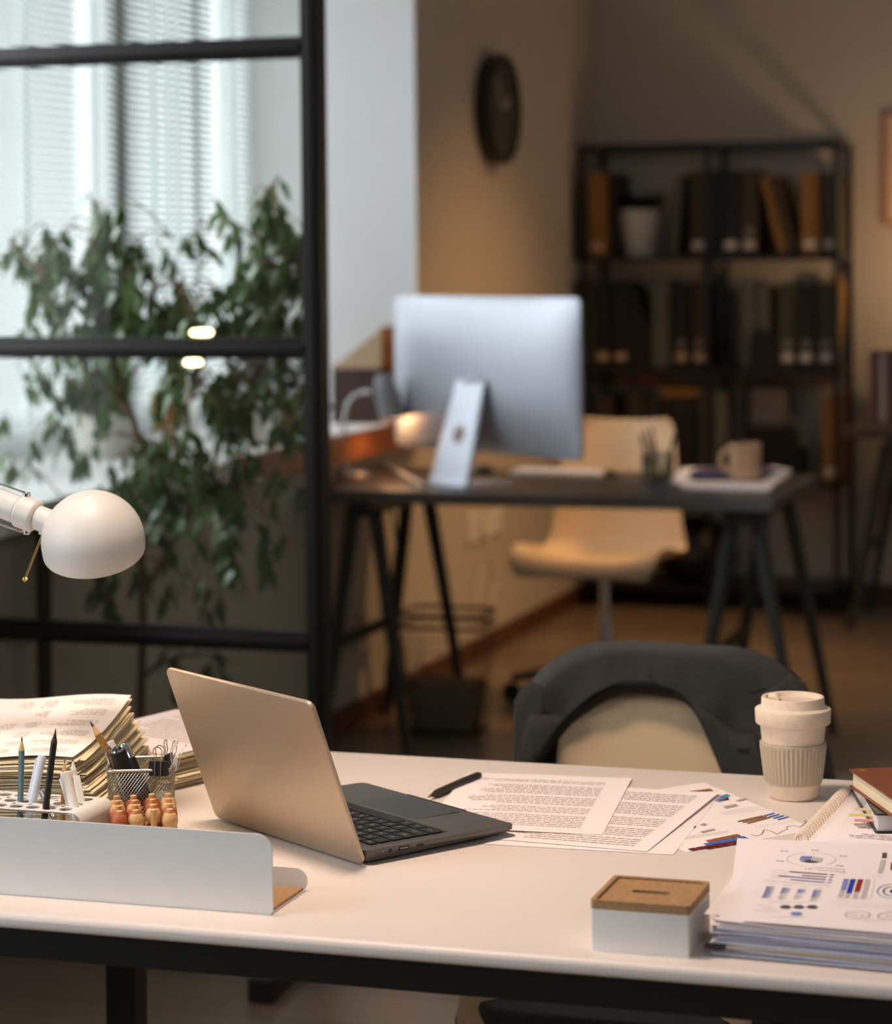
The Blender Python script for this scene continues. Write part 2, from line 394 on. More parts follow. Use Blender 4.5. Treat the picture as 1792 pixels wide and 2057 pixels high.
# ---------------------------------------------------------------- glazed partition
PY = 4.68; PX1 = -1.752
t = thing('glass_partition', 'black metal framed glass partition wall with horizontal bars left of the desks', 'partition', (-2.1, PY, 0))
def pbar(mb, a, b, horizontal):
    # profile: a wide flange with a narrower ridge on each side
    if horizontal:
        x0, x1, z = a, b[0], b[1]
        mb.box(x0, x1, PY - 0.012, PY + 0.012, z - 0.021, z + 0.021); mb.box(x0, x1, PY - 0.024, PY + 0.024, z - 0.009, z + 0.009)
    return mb
post = MB().box(PX1 - 0.041, PX1 + 0.0, PY - 0.022, PY + 0.022, 0, 2.9).box(PX1 - 0.028, PX1 - 0.012, PY - 0.03, PY + 0.03, 0, 2.9)
post.build('end_post', M['frame'], t, smooth=0, bevel=0.002)
MB().bar((-1.772, 4.68, 0.024), (-1.735, 4.25, 0.024), 0.05, 0.046).build('stabiliser_foot', M['frame'], t, smooth=0, bevel=0.004)
for z in (0.02, 0.607, 1.199, 1.803, 2.4, 2.92):
    mb = MB(); x0, x1 = X0 + 0.001, PX1 - 0.041
    mb.box(x0, x1, PY - 0.014, PY + 0.014, z - 0.0215, z + 0.0215); mb.box(x0, x1, PY - 0.026, PY + 0.026, z - 0.008, z + 0.008)
    mb.build('crossbar', M['frame'], t, smooth=0, bevel=0.002)
for z0, z1 in ((0.04, 0.586), (0.628, 1.178), (1.22, 1.782), (1.824, 2.38), (2.42, 2.9)):
    MB().box(X0 + 0.002, PX1 - 0.04, PY - 0.003, PY + 0.003, z0, z1).build('glass_pane', M['glass'], t, smooth=0)

# ================================================================ near desk
DZ = 0.74
t = thing('office_desk', 'long white topped desk with a black metal frame in the foreground', 'desk', (-0.9, 2.6, 0))
MB().box(-1.95, 0.35, 2.195, 3.035, DZ - 0.016, DZ).build('desktop', M['white'], t, smooth=60, bevel=0.0065, seg=4)
ap = MB()
ap.box(-1.9, 0.3, 2.203, 2.228, DZ - 0.046, DZ - 0.016); ap.box(-1.9, 0.3, 3.0, 3.03, DZ - 0.046, DZ - 0.016)
for x in (-1.9, 0.27): ap.box(x, x + 0.03, 2.228, 3.0, DZ - 0.046, DZ - 0.016)
ap.build('apron_frame', M['blackmetal'], t, smooth=0, bevel=0.0015)
for x, y in ((-1.425, 2.955), (-1.9, 2.21), (0.26, 2.21), (0.26, 2.98)):
    MB().box(x, x + 0.042, y, y + 0.04, 0, DZ - 0.046).build('leg', M['blackmetal'], t, smooth=0, bevel=0.002)

# ================================================================ laptop
A = V((-1.123, 2.632, DZ)); Bp = V((-0.885, 2.468, DZ)); U = (Bp - A).normalized(); W = V((-U.y, U.x, 0))
LW = 0.289; LD = 0.205
t = thing('laptop', 'open sand grey laptop seen from behind on the white desk', 'laptop', (A + U * LW / 2 + W * LD / 2), atan2(U.y, U.x))
# local frame: x along hinge, y towards the user, origin at base centre
hb = MB()
outer = rrect(LW, LD, 0.009)
nb = len(outer)
def baseprof(P, z, sh): return [hb.bm.verts.new(V((x * sh, y * sh, z(y)))) for x, y in P]
top = baseprof(outer, lambda y: 0.0165 - 0.002 * (y / LD + .5), 1); mid = baseprof(outer, lambda y: 0.0125 - 0.0028 * (y / LD + .5), 1); low = baseprof(outer, lambda y: 0.003 + 0.0035 * (y / LD + .5), 0.965)
for P, Q in ((low, mid), (mid, top)):
    for i in range(nb): hb._f([P[i], P[(i + 1) % nb], Q[(i + 1) % nb], Q[i]])
hb._f(low[::-1]); hb._f(top)
base = hb.build('base', M['lapdark'], t, world=False, smooth=30, bevel=0.0006)
for sx in (-1, 1):
    for sy in (-1, 1): MB().lathe([(0.006, 0.0), (0.006, 0.0055)], 12, Matrix.Translation((sx * 0.12, sy * 0.08, 0))).build('rubber_foot', M['rubber'], t, world=False)
ztop = lambda y: 0.0165 - 0.002 * (y / LD + .5) + 0.0001
mb = MB(); yk0, yk1 = -0.084, 0.022
mb.poly([(-0.127, yk0, ztop(yk0)), (0.127, yk0, ztop(yk0)), (0.127, yk1, ztop(yk1)), (-0.127, yk1, ztop(yk1))])
kb = mb.build('keyboard', mat('keyboard_well', (34, 36, 38), 0.5), t, world=False, smooth=0)
rows = [(['esc'] + ['F%d' % i for i in range(1, 12)] + ['del'], 0.0125), (list('`1234567890-='), 0.0175), (['tab'] + list('qwertyuiop[]'), 0.0175), (['caps'] + list("asdfghjkl;'") + ['enter'], 0.0175),
        (['shift'] + list('zxcvbnm,./') + ['shift'], 0.0175), (['ctrl', 'fn', 'alt', ' ', 'alt', '<', '>'], 0.0175)]
wid = {'tab': 1.3, 'caps': 1.6, 'enter': 1.6, 'shift': 2.1, 'ctrl': 1.3, ' ': 6.0}
# the keyboard well spans x -.127..+.127; seen from behind, the user's left (+x here) is on the right
y = yk0
for r, (ks, h) in enumerate(rows):
    tot = sum(wid.get(k, 1) for k in ks); x = 0.127; sc = 0.254 / tot
    for k in ks:
        w_ = wid.get(k, 1) * sc; kx = x - w_ / 2; ky = y + h / 2
        m_ = MB(); P = rrect(w_ - 0.0022, h - 0.0022, 0.0018, 2); zz = ztop(ky)
        mxk = Matrix.Translation((kx, ky, zz)); m_.prism(P, mxk, 0.0014)
        m_.mi = 1
        if k.strip(): add_text(m_, k if len(k) == 1 else k, Matrix.Translation((kx, ky, zz + 0.0016)) @ Matrix.Rotation(pi, 4, 'Z'), 0.0070 if len(k) == 1 else 0.0046)
        m_.build('key', [M['key'], M['legend']], kb, world=False, smooth=0, fix=False)
        x -= w_
    y += h
mb = MB(); P = rrect(0.115, 0.062, 0.003); tp = mb.prism(P, Matrix.Translation((-0.0, 0.062, ztop(0.062) - 0.0001)), 0.0004).build('touchpad', mat('touchpad_grey', (66, 67, 69), 0.35, 0.4), t, world=False, smooth=0)
MB().box(-0.055, 0.055, 0.1, 0.1035, 0.0125, 0.01468).build('finger_notch', M['black'], t, world=False, smooth=0)
# ports on the side that faces the camera (local +x)
sx = LW / 2
for nm, yy, zz, hw, hh, m_ in (('usb_port', -0.052, 0.0118, 0.0068, 0.0024, M['black']), ('usb_c_port', -0.030, 0.0118, 0.0048, 0.0014, M['black'])):
    MB().box(sx - 0.002, sx + 0.0004, yy - hw, yy + hw, zz - hh, zz + hh).build(nm, m_, t, world=False, smooth=0, bevel=0.0006)
MB().box(sx - 0.002, sx + 0.0006, -0.057, -0.047, 0.0118, 0.0128).build('usb_tongue', M['alu'], t, world=False, smooth=0)
MB().lathe([(0.0022, 0), (0.0022, 0.0024)], 14, Matrix.Translation((sx - 0.002, -0.070, 0.0122)) @ Matrix.Rotation(pi / 2, 4, 'Y')).build('power_jack', M['black'], t, world=False)
MB().lathe([(0.0006, 0), (0.0006, 0.0024)], 8, Matrix.Translation((sx - 0.002, -0.080, 0.0122)) @ Matrix.Rotation(pi / 2, 4, 'Y')).build('status_light', M['legend'], t, world=False)
# lid: hinge line at local y=-LD/2, leans away from the user (towards -y)
PHI = radians(20); LH = 0.192
lx = Matrix.Translation((0, -LD / 2 + 0.001, 0.0035)) @ Matrix.Rotation(PHI, 4, 'X')     # local z of lx runs up the lid, y is normal
P = rrect(LW + 0.002, LH, 0.0095, 8, 0, LH / 2)
lm = MB().prism([(x, y) for x, y in P], lx @ Matrix.Rotation(pi / 2, 4, 'X'), 0.0052)
lid = lm.build('lid', M['lap'], t, world=False, smooth=30, bevel=0.0016, seg=3)
mb = MB().prism(rrect(LW - 0.004, LH - 0.006, 0.008, 8, 0, LH / 2), lx @ Matrix.Translation((0, 0.0006, 0)) @ Matrix.Rotation(pi / 2, 4, 'X'), 0.0006)
mb.build('screen', M['screen'], lid, world=False, smooth=0)
MB().tube([(-0.11, -LD / 2 + 0.005, 0.0145), (0.11, -LD / 2 + 0.005, 0.0145)], 0.0042, 12).build('hinge', M['lapdark'], t, world=False)

# ================================================================ desk lamp with the white dome shade
SY = 2.62; S = at_y(187, 1088, SY)
dome_up = V((0.10, -0.42, 0.90)).normalized()     # axis of the dome (points away from the opening)
q = dome_up.to_track_quat('Z', 'Y').to_matrix().to_4x4(); DM = Matrix.Translation(S) @ q
LBX = -1.80
t = thing('desk_lamp', 'white dome shade desk lamp reaching in from the left over the papers', 'lamp', (LBX, 2.72, DZ))
R = 0.0600
prof = [(R * 0.99, -0.012), (R * 1.0, 0.0)] + [(R * cos(a), R * 1.0 * sin(a)) for a in [radians(x) for x in range(6, 88, 6)]] + [(0.004, R * 1.0)]
inner = [(r - 0.0012 if r > .01 else 0.004, z - 0.0012) for r, z in prof[::-1]]
sh = MB().lathe([(R * 0.985, -0.013)] + prof + inner, 56, DM, cap0=False, cap1=False).build('lamp_shade', M['whitemetal'], t, smooth=50)
bl = MB().lathe([(0.003, 0.032), (0.012, 0.03), (0.016, 0.02), (0.017, 0.01), (0.013, 0.0), (0.003, -0.004)], 20, DM).build('bulb', M['bulb'], t)
# neck from the shade to the left
n0 = at_y(92, 1046, SY - 0.01); n1 = at_y(40, 1026, SY - 0.01); nd = (n1 - n0).normalized(); n2 = n0 + nd * 0.075
MB().tube([n0 - nd * 0.02, n0 + nd * 0.012], 0.0145, 24).build('socket_neck', M['whitemetal'], t, bevel=0.001)
MB().tube([n0 + nd * 0.012, n0 + nd * 0.0150, n0 + nd * 0.0345, n0 + nd * 0.0375], [0.0165, 0.0195, 0.0195, 0.0165], 28).build('socket_collar', M['whitemetal'], t, bevel=0.001)
MB().tube([n0 + nd * 0.0375, n0 + nd * 0.075, n0 + nd * 0.082], [0.0165, 0.0165, 0.012], 24).build('socket_cap', M['whitemetal'], t, bevel=0.001)
cc = n0 + nd * 0.026
for s_ in (1, -1):
    MB().tube([cc + V((0, 0, 0.019 * s_)), cc + V((0, 0, 0.0245 * s_))], 0.0048, 18).build('pivot_screw', M['chrome'], t, bevel=0.0008)
el = V((-1.72, 2.72, 1.22))
for s_ in (1, -1):
    p = cc + V((0, 0, 0.0235 * s_)); MB().tube([p, p + V((-0.05, 0.0, 0.014)), el + V((0, 0, 0.02 * s_))], 0.0014, 8).build('arm_rod', M['chrome'], t)
MB().tube([n0 + nd * 0.004 + V((0, 0, -0.012)), n0 + nd * 0.004 + V((0, 0, -0.017))], 0.005, 14).build('switch_collar', M['whitemetal'], t)
sw0 = n0 + nd * 0.004 + V((0, 0, -0.016)); sw1 = at_y(50, 1163, SY - 0.01)
MB().tube([sw0, sw1], 0.0014, 8).build('switch_rod', M['brass'], t)
MB().lathe([(0.0005, -0.0034), (0.0028, -0.002), (0.0036, 0), (0.0028, 0.002), (0.0005, 0.0034)], 14, Matrix.Translation(sw1)).build('switch_ball', M['brass'], t)
MB().tube([el, (LBX, 2.72, 1.0), (LBX, 2.72, DZ + 0.02)], 0.008, 12).build('lower_arm', M['whitemetal'], t)
MB().lathe([(0.085, 0), (0.085, 0.012), (0.07, 0.02), (0.012, 0.024)], 40, Matrix.Translation((LBX, 2.72, DZ))).build('lamp_base', M['whitemetal'], t)
light('desk_lamp_light', 'POINT', S + dome_up * 0.004, 2.9, (1.0, 0.72, 0.42), size=0.016)

# ================================================================ long white tray with cork floor
t = thing('desk_tray', 'long low white metal desk tray with tall front panel and cork floor', 'tray', (-1.33, 2.31, DZ))
TY = 2.262; XR = -0.908; XL = -1.75; ZT = 0.8195; rr = 0.017
P = [(XL, 0.0015), (XR - 0.002, 0.0015), (XR, 0.004)] + [(XR - rr + rr * cos(radians(a)), ZT - DZ - rr + rr * sin(radians(a))) for a in range(0, 91, 9)] + [(XL, ZT - DZ)]
mx = Matrix.Translation((0, TY, DZ)) @ Matrix.Rotation(pi / 2, 4, 'X')
MB().prism(P, mx, 0.0014).build('front_panel', M['whitemetal'], t, smooth=30, bevel=0.0004)
hb_ = 0.0235; rb = 0.013; XB = XR + 0.0
P = [(XL, 0.0015), (XB - 0.004, 0.0015)] + [(XB - rb + rb * cos(radians(a)), hb_ - rb + rb * sin(radians(a))) for a in range(-50, 91, 10)] + [(XL, hb_)]
mx = Matrix.Translation((0, 2.356, DZ)) @ Matrix.Rotation(pi / 2, 4, 'X')
MB().prism(P, mx, 0.0014).build('back_panel', M['whitemetal'], t, smooth=30, bevel=0.0004)
MB().box(XL, XR - 0.002, TY - 0.0014, 2.356, DZ + 0.0004, DZ + 0.0018).build('floor_plate', M['whitemetal'], t, smooth=0)
MB().box(XL, XR - 0.003, TY + 0.001, 2.352, DZ + 0.0018, DZ + 0.0048).build('cork_mat', M['cork'], t, smooth=0, bevel=0.0008)

# ================================================================ white bent pen holder with holes
HZ = 0.80; HY0, HY1 = 2.372, 2.452; HX0, HX1 = -1.33, -1.170
t = thing('pen_holder', 'white bent metal pen holder with round holes, behind the tray front', 'pen holder', (-1.25, 2.41, DZ))
hm = MB(); holes = []
for i in range(7):
    for j in range(3): holes.append((HX0 + 0.018 + i * 0.0195, HY0 + 0.016 + j * 0.0245, 0.0076))
# top plate made of cells, each with a round hole
cells = MB(); th = 0.0015
def holed_cell(mb, x0, x1, y0, y1, hx, hy, r, z, n=24):
    cor = []
    for k in range(n):
        a = 2 * pi * k / n; dx, dy = cos(a), sin(a)
        tx = ((x1 - hx) if dx > 0 else (x0 - hx)) / dx if abs(dx) > 1e-6 else 1e9
        ty = ((y1 - hy) if dy > 0 else (y0 - hy)) / dy if abs(dy) > 1e-6 else 1e9
        s_ = min(tx, ty); cor.append((hx + dx * s_, hy + dy * s_, hx + dx * r, hy + dy * r))
    vo = [[mb.bm.verts.new((c[0], c[1], zz)) for c in cor] for zz in (z, z - th)]
    vi = [[mb.bm.verts.new((c[2], c[3], zz)) for c in cor] for zz in (z, z - th)]
    for k in range(n):
        l = (k + 1) % n
        mb._f([vo[0][k], vo[0][l], vi[0][l], vi[0][k]]); mb._f([vo[1][l], vo[1][k], vi[1][k], vi[1][l]]); mb._f([vi[0][k], vi[0][l], vi[1][l], vi[1][k]])
xs = [HX0] + [HX0 + 0.018 + (i + 0.5) * 0.0195 for i in range(6)] + [HX0 + 0.018 + 6.5 * 0.0195]
ys = [HY0] + [HY0 + 0.016 + (j + 0.5) * 0.0245 for j in range(2)] + [HY1]
for i in range(7):
    for j in range(3): holed_cell(cells, xs[i], xs[i + 1], ys[j], ys[j + 1], HX0 + 0.018 + i * 0.0195, HY0 + 0.016 + j * 0.0245, 0.0076, HZ)
for vv in cells.bm.verts:   # round the two visible corners
    pass
bmesh.ops.remove_doubles(cells.bm, verts=cells.bm.verts, dist=0.00005)
cells.box(xs[-1], HX1 - 0.012, HY0, HY1, HZ - th, HZ)
for k in range(8):  # curve down at the right
    a0 = radians(90 - k * 90 / 8); a1 = radians(90 - (k + 1) * 90 / 8); r = 0.012; cx_, cz_ = HX1 - r, HZ - r
    cells.poly([(cx_ + r * cos(a0), HY0, cz_ + r * sin(a0)), (cx_ + r * cos(a1), HY0, cz_ + r * sin(a1)), (cx_ + r * cos(a1), HY1, cz_ + r * sin(a1)), (cx_ + r * cos(a0), HY1, cz_ + r * sin(a0))])
cells.poly([(HX1, HY0, HZ - 0.012), (HX1, HY0, DZ), (HX1, HY1, DZ), (HX1, HY1, HZ - 0.012)])
cells.build('holed_top', M['whitemetal'], t, smooth=40, solid=0)
MB().box(HX0, HX0 + 0.0015, HY0, HY1, DZ, HZ - 0.001).build('side_plate', M['whitemetal'], t, smooth=0)
MB().box(HX0, HX1 - 0.001, HY0, HY1, DZ, DZ + 0.0015).build('bottom_plate', M['whitemetal'], t, smooth=0)

def hexpencil(name, label, cat, p0, p1, r, body, tipwood, lead, tiplen=0.02, seg=6, cut=0.3):
    p0 = V(p0); p1 = V(p1); d = (p1 - p0); L = d.length; d.normalize()
    t = thing(name, label, cat, p0)
    MB().tube([p0, p1 - d * tiplen], r, seg).build('barrel', body, t, smooth=25)
    MB().tube([p1 - d * tiplen, p1 - d * tiplen * cut], [r * 0.97, r * cut * 0.9], 16).build('sharpened_wood', tipwood, t)
    MB().tube([p1 - d * tiplen * cut, p1], [r * cut * 0.9, r * 0.12], 10).build('lead', lead, t)
    return t
def slot(px, py, dz=0):   # foot point inside holder seen at a pixel on the holder's top plane
    return on_z(px, py, HZ)
def lean(pxt, pyt, pxb, pyb, zb=DZ + 0.004):
    """straight stick passing the holder plane at (pxb,pyb), tip at pixel (pxt,pyt)"""
    a = on_z(pxb, pyb, HZ); b = at_y(pxt, pyt, a.y + 0.012)
    d = (b - a); k = (zb - a.z) / d.z; return a + d * k, b
a, b = lean(44, 1480, 41, 1610)
hexpencil('pencil', 'steel blue pencil with a sharpened pale wood tip, leftmost in the white holder', 'pencil', a, b, 0.0036, M['bluegrey'], M['woodlight'], M['graph'], 0.015)
a, b = lean(112, 1464, 92, 1622)
hexpencil('pencil', 'black pencil with black wood tip leaning right in the white holder', 'pencil', a, b, 0.0037, M['black'], mat('black_stained_wood', (48, 38, 36), 0.6), M['graph'], 0.015, 8)
a, b = lean(130, 1525, 127, 1610)
hexpencil('pencil', 'small brown tipped pencil behind the white capped pen', 'pencil', a, b, 0.0030, M['bindtan'], M['woodlight'], M['graph'], 0.013)
def pen(name, label, a, b, r, m, cap=None, tip=None, capfrac=0.45):
    a = V(a); b = V(b); d = (b - a).normalized(); L = (b - a).length
    t = thing(name, label, 'pen', a)
    MB().tube([a, a + d * 0.002, a + d * L * (1 - capfrac)], [r * 0.7, r * 0.92, r * 0.92], 20).build('barrel', m, t)
    MB().tube([a + d * L * (1 - capfrac), a + d * (L - 0.0015), b], [r, r, r * 0.8], 20).build('cap', cap or m, t)
    sd = d.cross(V((0, 1, 0))).normalized(); c0 = a + d * L * (1 - capfrac * 0.95) + sd * (r * 1.25); c1 = b - d * 0.004 + sd * (r * 1.25)
    MB().bar(c0, c1, 0.0012, 0.003, up=sd).bar(c1, c1 - sd * r * 0.7, 0.003, 0.0014).build('pocket_clip', cap or m, t, smooth=0, bevel=0.0003)
    return t
a, b = lean(85, 1518, 65, 1612)
pen('marker_pen', 'pale blue capped marker pen leaning in the white holder', a, b, 0.0046, M['bluewhite'])
a, b = lean(130, 1552, 148, 1620)
pen('marker_pen', 'white capped pen with a clip at the right end of the holder', a, b, 0.0055, M['whiteplastic'], capfrac=0.62)
a, b = lean(146, 1524, 152, 1606)
hexpencil('fineliner', 'white fineliner with its fine dark tip pointing up behind the capped pens', 'pen', a, b, 0.0036, M['whiteplastic'], M['whiteplastic'], M['graph'], 0.013, 14, 0.25)
a, b = lean(152, 1560, 162, 1610)
t = thing('highlighter', 'square white highlighter beside the capped pen at the right end of the holder', 'pen', a)
MB().bar(a, a + (b - a) * 0.45, 0.0065, 0.0065).build('barrel', M['whiteplastic'], t, smooth=0, bevel=0.0008)
MB().bar(a + (b - a) * 0.45, b, 0.0078, 0.0078).build('cap', M['whiteplastic'], t, smooth=0, bevel=0.001)
a, b = lean(83, 1592, 97, 1620)
t = thing('drafting_pen', 'slim silver pen low in the holder behind the black pencil', 'pen', a)
MB().tube([a, b], 0.0028, 14).build('barrel', M['chrome'], t); MB().tube([b, b + (b - a).normalized() * 0.006], [0.0028, 0.001], 12).build('tip', M['chrome'], t)

# ================================================================ bead game (4 x 4 posts with wooden beads)
gz = DZ; gx0 = -1.168; gy0 = 2.392; sp = 0.0186; ang = radians(0)
row0 = [on_z(px, py, 0.80) for px, py in ((240, 1632), (273, 1630), (309, 1630), (341, 1628))]
rowb = [on_z(px, py, 0.80) for px, py in ((234, 1602), (268, 1601), (305, 1598), (338, 1597))]
t = thing('bead_game', 'small wooden board with four rows of upright pegs in front of the mesh cup', 'wooden game', (-1.14, 2.43, DZ))
cen = sum(row0 + rowb, V()) / 8; ux = (row0[3] - row0[0]).normalized(); uy = (rowb[0] - row0[0]).normalized()
gm = frame_mx((cen.x, cen.y, DZ), ux, uy)
MB().prism(rrect(0.078, 0.078, 0.005), gm, 0.010).build('board', M['woodlight'], t, smooth=20, bevel=0.001)
names_c = ['leftmost', 'second', 'third', 'rightmost']; names_r = ['front', 'second', 'third', 'back']
colors = [[1, 0, 0, 0], [0, 1, 0, 1], [0, 1, 0, 1], [0, 1, 1, 0]]   # rows front to back; 1 = red
colors = [[1, 0, 0, 0], [1, 1, 0, 1], [0, 0, 1, 0], [0, 1, 1, 0]]
bead_me = {}
for r in range(4):
    for c in range(4):
        p0 = row0[c]; p1 = rowb[c]; p = p0 + (p1 - p0) * (r / 3)
        lay = 3
        if r == 0 and c == 2: lay = 2
        top = DZ + 0.010 + lay * 0.0158
        ptop = top + 0.0045 if lay == 3 else DZ + 0.01 + 3 * 0.0158 + 0.005
        MB().tube([(p.x, p.y, DZ + 0.008), (p.x, p.y, ptop)], 0.0035, 14).build('peg', M['woodlight'], t, bevel=0.0006)
        for k in range(1, lay):   # bottom layer hidden behind the tray is not seen
            red = colors[r][c] if k == lay - 1 else 1 - colors[r][c]
            zc = DZ + 0.010 + (k + 0.5) * 0.0158
            pf = [(0.0038, -0.0079), (0.0062, -0.0072), (0.0082, -0.0042), (0.0088, 0), (0.0082, 0.0042), (0.0062, 0.0072), (0.0038, 0.0079)]
            o = MB().lathe(pf, 24, Matrix.Translation((p.x, p.y, zc))).build('wooden_bead', M['woodred'] if red else M['woodlight'], loc=(p.x, p.y, zc))
            tag(o, '%s round wooden bead, %s on the %s peg from left of the %s row' % ('reddish' if red else 'pale', 'top' if k == lay - 1 else 'middle', ['first', 'second', 'third', 'fourth'][c], ['front', 'second', 'third', 'back'][r]), 'bead', 'round wooden beads on the peg game')
# ================================================================ wire mesh pencil cup
cz0, cz1 = DZ, 0.825
cr = [on_z(px, py, cz1) for px, py in ((213, 1534), (240, 1550), (350, 1536))]
cc_ = on_z(284, 1533, cz1); rot = radians(-10) + YAW * 0 
rot = radians(22)
t = thing('pencil_cup', 'square wire mesh pencil cup beside the laptop lid', 'pencil cup', (cc_.x, cc_.y, DZ), rot)
hw0, hw1, H_ = 0.0335, 0.0365, cz1 - cz0
def sq(s_, z):
    """rounded square perimeter, s_ in 0..4"""
    h = hw0 + (hw1 - hw0) * z / H_; r = 0.010
    per = rr_pts; n = len(per); f_ = (s_ % 4) / 4 * n; i = int(f_); fr_ = f_ - i
    a = per[i % n]; b = per[(i + 1) % n]; x = a[0] + (b[0] - a[0]) * fr_; y = a[1] + (b[1] - a[1]) * fr_
    return V((x * h, y * h, z))
base_pts = rrect(2, 2, 0.28, 8)
# resample by arc length
def resample(P, n):
    P = P + [P[0]]; L = [0]
    for a, b in zip(P, P[1:]): L.append(L[-1] + math.hypot(b[0] - a[0], b[1] - a[1]))
    out = []; k = 0
    for i in range(n):
        d = L[-1] * i / n
        while L[k + 1] < d: k += 1
        f_ = (d - L[k]) / max(1e-9, L[k + 1] - L[k]); out.append((P[k][0] + (P[k + 1][0] - P[k][0]) * f_, P[k][1] + (P[k + 1][1] - P[k][1]) * f_))
    return out
rr_pts = resample(base_pts, 160)
wm_ = MB(); NW = 76; adv = 4 * (H_ * 0.72) / (8 * 0.035)
for i in range(NW):
    for sgn in (1, -1):
        pts = [sq(4 * i / NW + sgn * adv * k / 14, 0.003 + (H_ - 0.006) * k / 14) for k in range(15)]
        wm_.tube(pts, 0.00042, 4, cap=False)
wm_.build('mesh_wall', M['wirechrome'], t, world=False, fix=False, smooth=60)
MB().tube([sq(4 * k / 80, H_ - 0.001) for k in range(80)], 0.0019, 10, closed=True).build('rim', M['wirechrome'], t, world=False)
bb = MB(); bb.prism([(x * hw0, y * hw0) for x, y in rrect(2, 2, 0.28, 6)], Matrix.Identity(4), 0.004); bb.build('cup_base', M['wirechrome'], t, world=False)
cupC = V((cc_.x, cc_.y, 0)); cuprim = cz1
def in_cup(dx, dy, pxt, pyt, dyt=0):
    a = V((cc_.x + dx, cc_.y + dy, DZ + 0.008)); return a, at_y(pxt, pyt, cc_.y + dy + dyt)
a, b = in_cup(0.02, -0.005, 181, 1449, -0.01)
hexpencil('pencil', 'brown wooden pencil leaning left out of the mesh cup', 'pencil', a, b, 0.0040, M['bindtan'], M['woodlight'], M['graph'], 0.017, 6, 0.4)
a, b = in_cup(0.012, -0.012, 236, 1508, -0.016)
t = thing('torch_lighter', 'black tubular marker leaning left in the mesh cup, end cap towards the viewer', 'marker', a)
d_ = (b - a).normalized(); MB().tube([a, b], 0.0092, 24).build('barrel', M['black'], t, bevel=0.001); MB().tube([b, b + d_ * 0.0015], [0.0072, 0.0066], 20).build('end_ring', M['chrome'], t)
MB().lathe([(0.0005, 0.004), (0.003, 0.0035), (0.005, 0.0015), (0.0055, 0)], 16, Matrix.Translation(b + d_ * 0.0012) @ d_.to_track_quat('Z', 'Y').to_matrix().to_4x4()).build('end_button', M['black'], t)
a, b = in_cup(0.024, -0.002, 247, 1494, 0.0)
t = thing('ballpoint_pen', 'thick black pen with a chrome top in the mesh cup', 'pen', a); d_ = (b - a).normalized()
MB().tube([a, b - d_ * 0.018], 0.0070, 20).build('barrel', M['black'], t)
MB().tube([b - d_ * 0.018, b - d_ * 0.004, b], [0.0072, 0.0072, 0.0045], 20).build('chrome_top', M['chrome'], t)
a, b = in_cup(0.006, 0.006, 218, 1490, 0.0)
t = thing('eraser_stick', 'white stick eraser beside the brown pencil in the mesh cup', 'eraser', a)
MB().bar(a, b, 0.0115, 0.008).build('eraser', M['whiteplastic'], t, smooth=0, bevel=0.001)
a, b = in_cup(-0.006, -0.012, 214, 1512, -0.01)
t = thing('scissors', 'silver metal handle poking out of the mesh cup beside the pencil', 'scissors', a)
MB().tube([a, b], 0.0022, 10).build('blade', M['chrome'], t); MB().tube([b, b + V((0.004, 0, 0.006)), b + V((0.009, 0, 0.002)), b + V((0.006, 0, -0.005))], 0.0018, 8, closed=True).build('handle_loop', M['chrome'], t)
def binder_clip(label, p, rz, tilt, m=M['black'], w_=0.021):
    t = thing('binder_clip', label, 'clip', p, rz, 'binder clips on the mesh cup')
    t.rotation_euler = (tilt, 0, rz)
    MB().prism([(-0.0045, -0.008), (0.0045, -0.008), (0.0012, 0.008), (-0.0012, 0.008)], Matrix.Translation((-w_ / 2, 0, 0)) @ Matrix.Rotation(pi / 2, 4, 'Z') @ Matrix.Rotation(pi / 2, 4, 'X'), w_).build('clip_body', m, t, world=False, smooth=0, bevel=0.0006)
    for s_ in (-1, 1):
        h = w_ * 0.30; yy = s_ * 0.003
        pts = [(-h * .5, s_ * 0.0055, -0.008), (-h * .55, yy, 0.012)] + [(h * 0.8 * cos(a), yy + s_ * 0.002, 0.019 + h * 0.8 * sin(a)) for a in [radians(200 - k * 22) for k in range(11)]] + [(h * .55, yy, 0.012), (h * .5, s_ * 0.0055, -0.008)]
        MB().tube(pts, 0.00055, 6).build('wire_handle', M['chrome'], t, world=False)
    return t
e = at_y(319, 1543, cc_.y - 0.026)
binder_clip('black binder clip gripping the front rim of the mesh cup', e, rot * 0.4, 0.0)
e2 = at_y(338, 1528, cc_.y + 0.002); binder_clip('binder clip standing on end inside the right of the mesh cup', e2, rot + 1.2, 0.1, M['black'], 0.016)
e3 = at_y(352, 1531, cc_.y + 0.008); binder_clip('white binder clip on the right rim of the mesh cup', e3, rot + pi / 2, 0.35, M['whiteplastic'], 0.016)
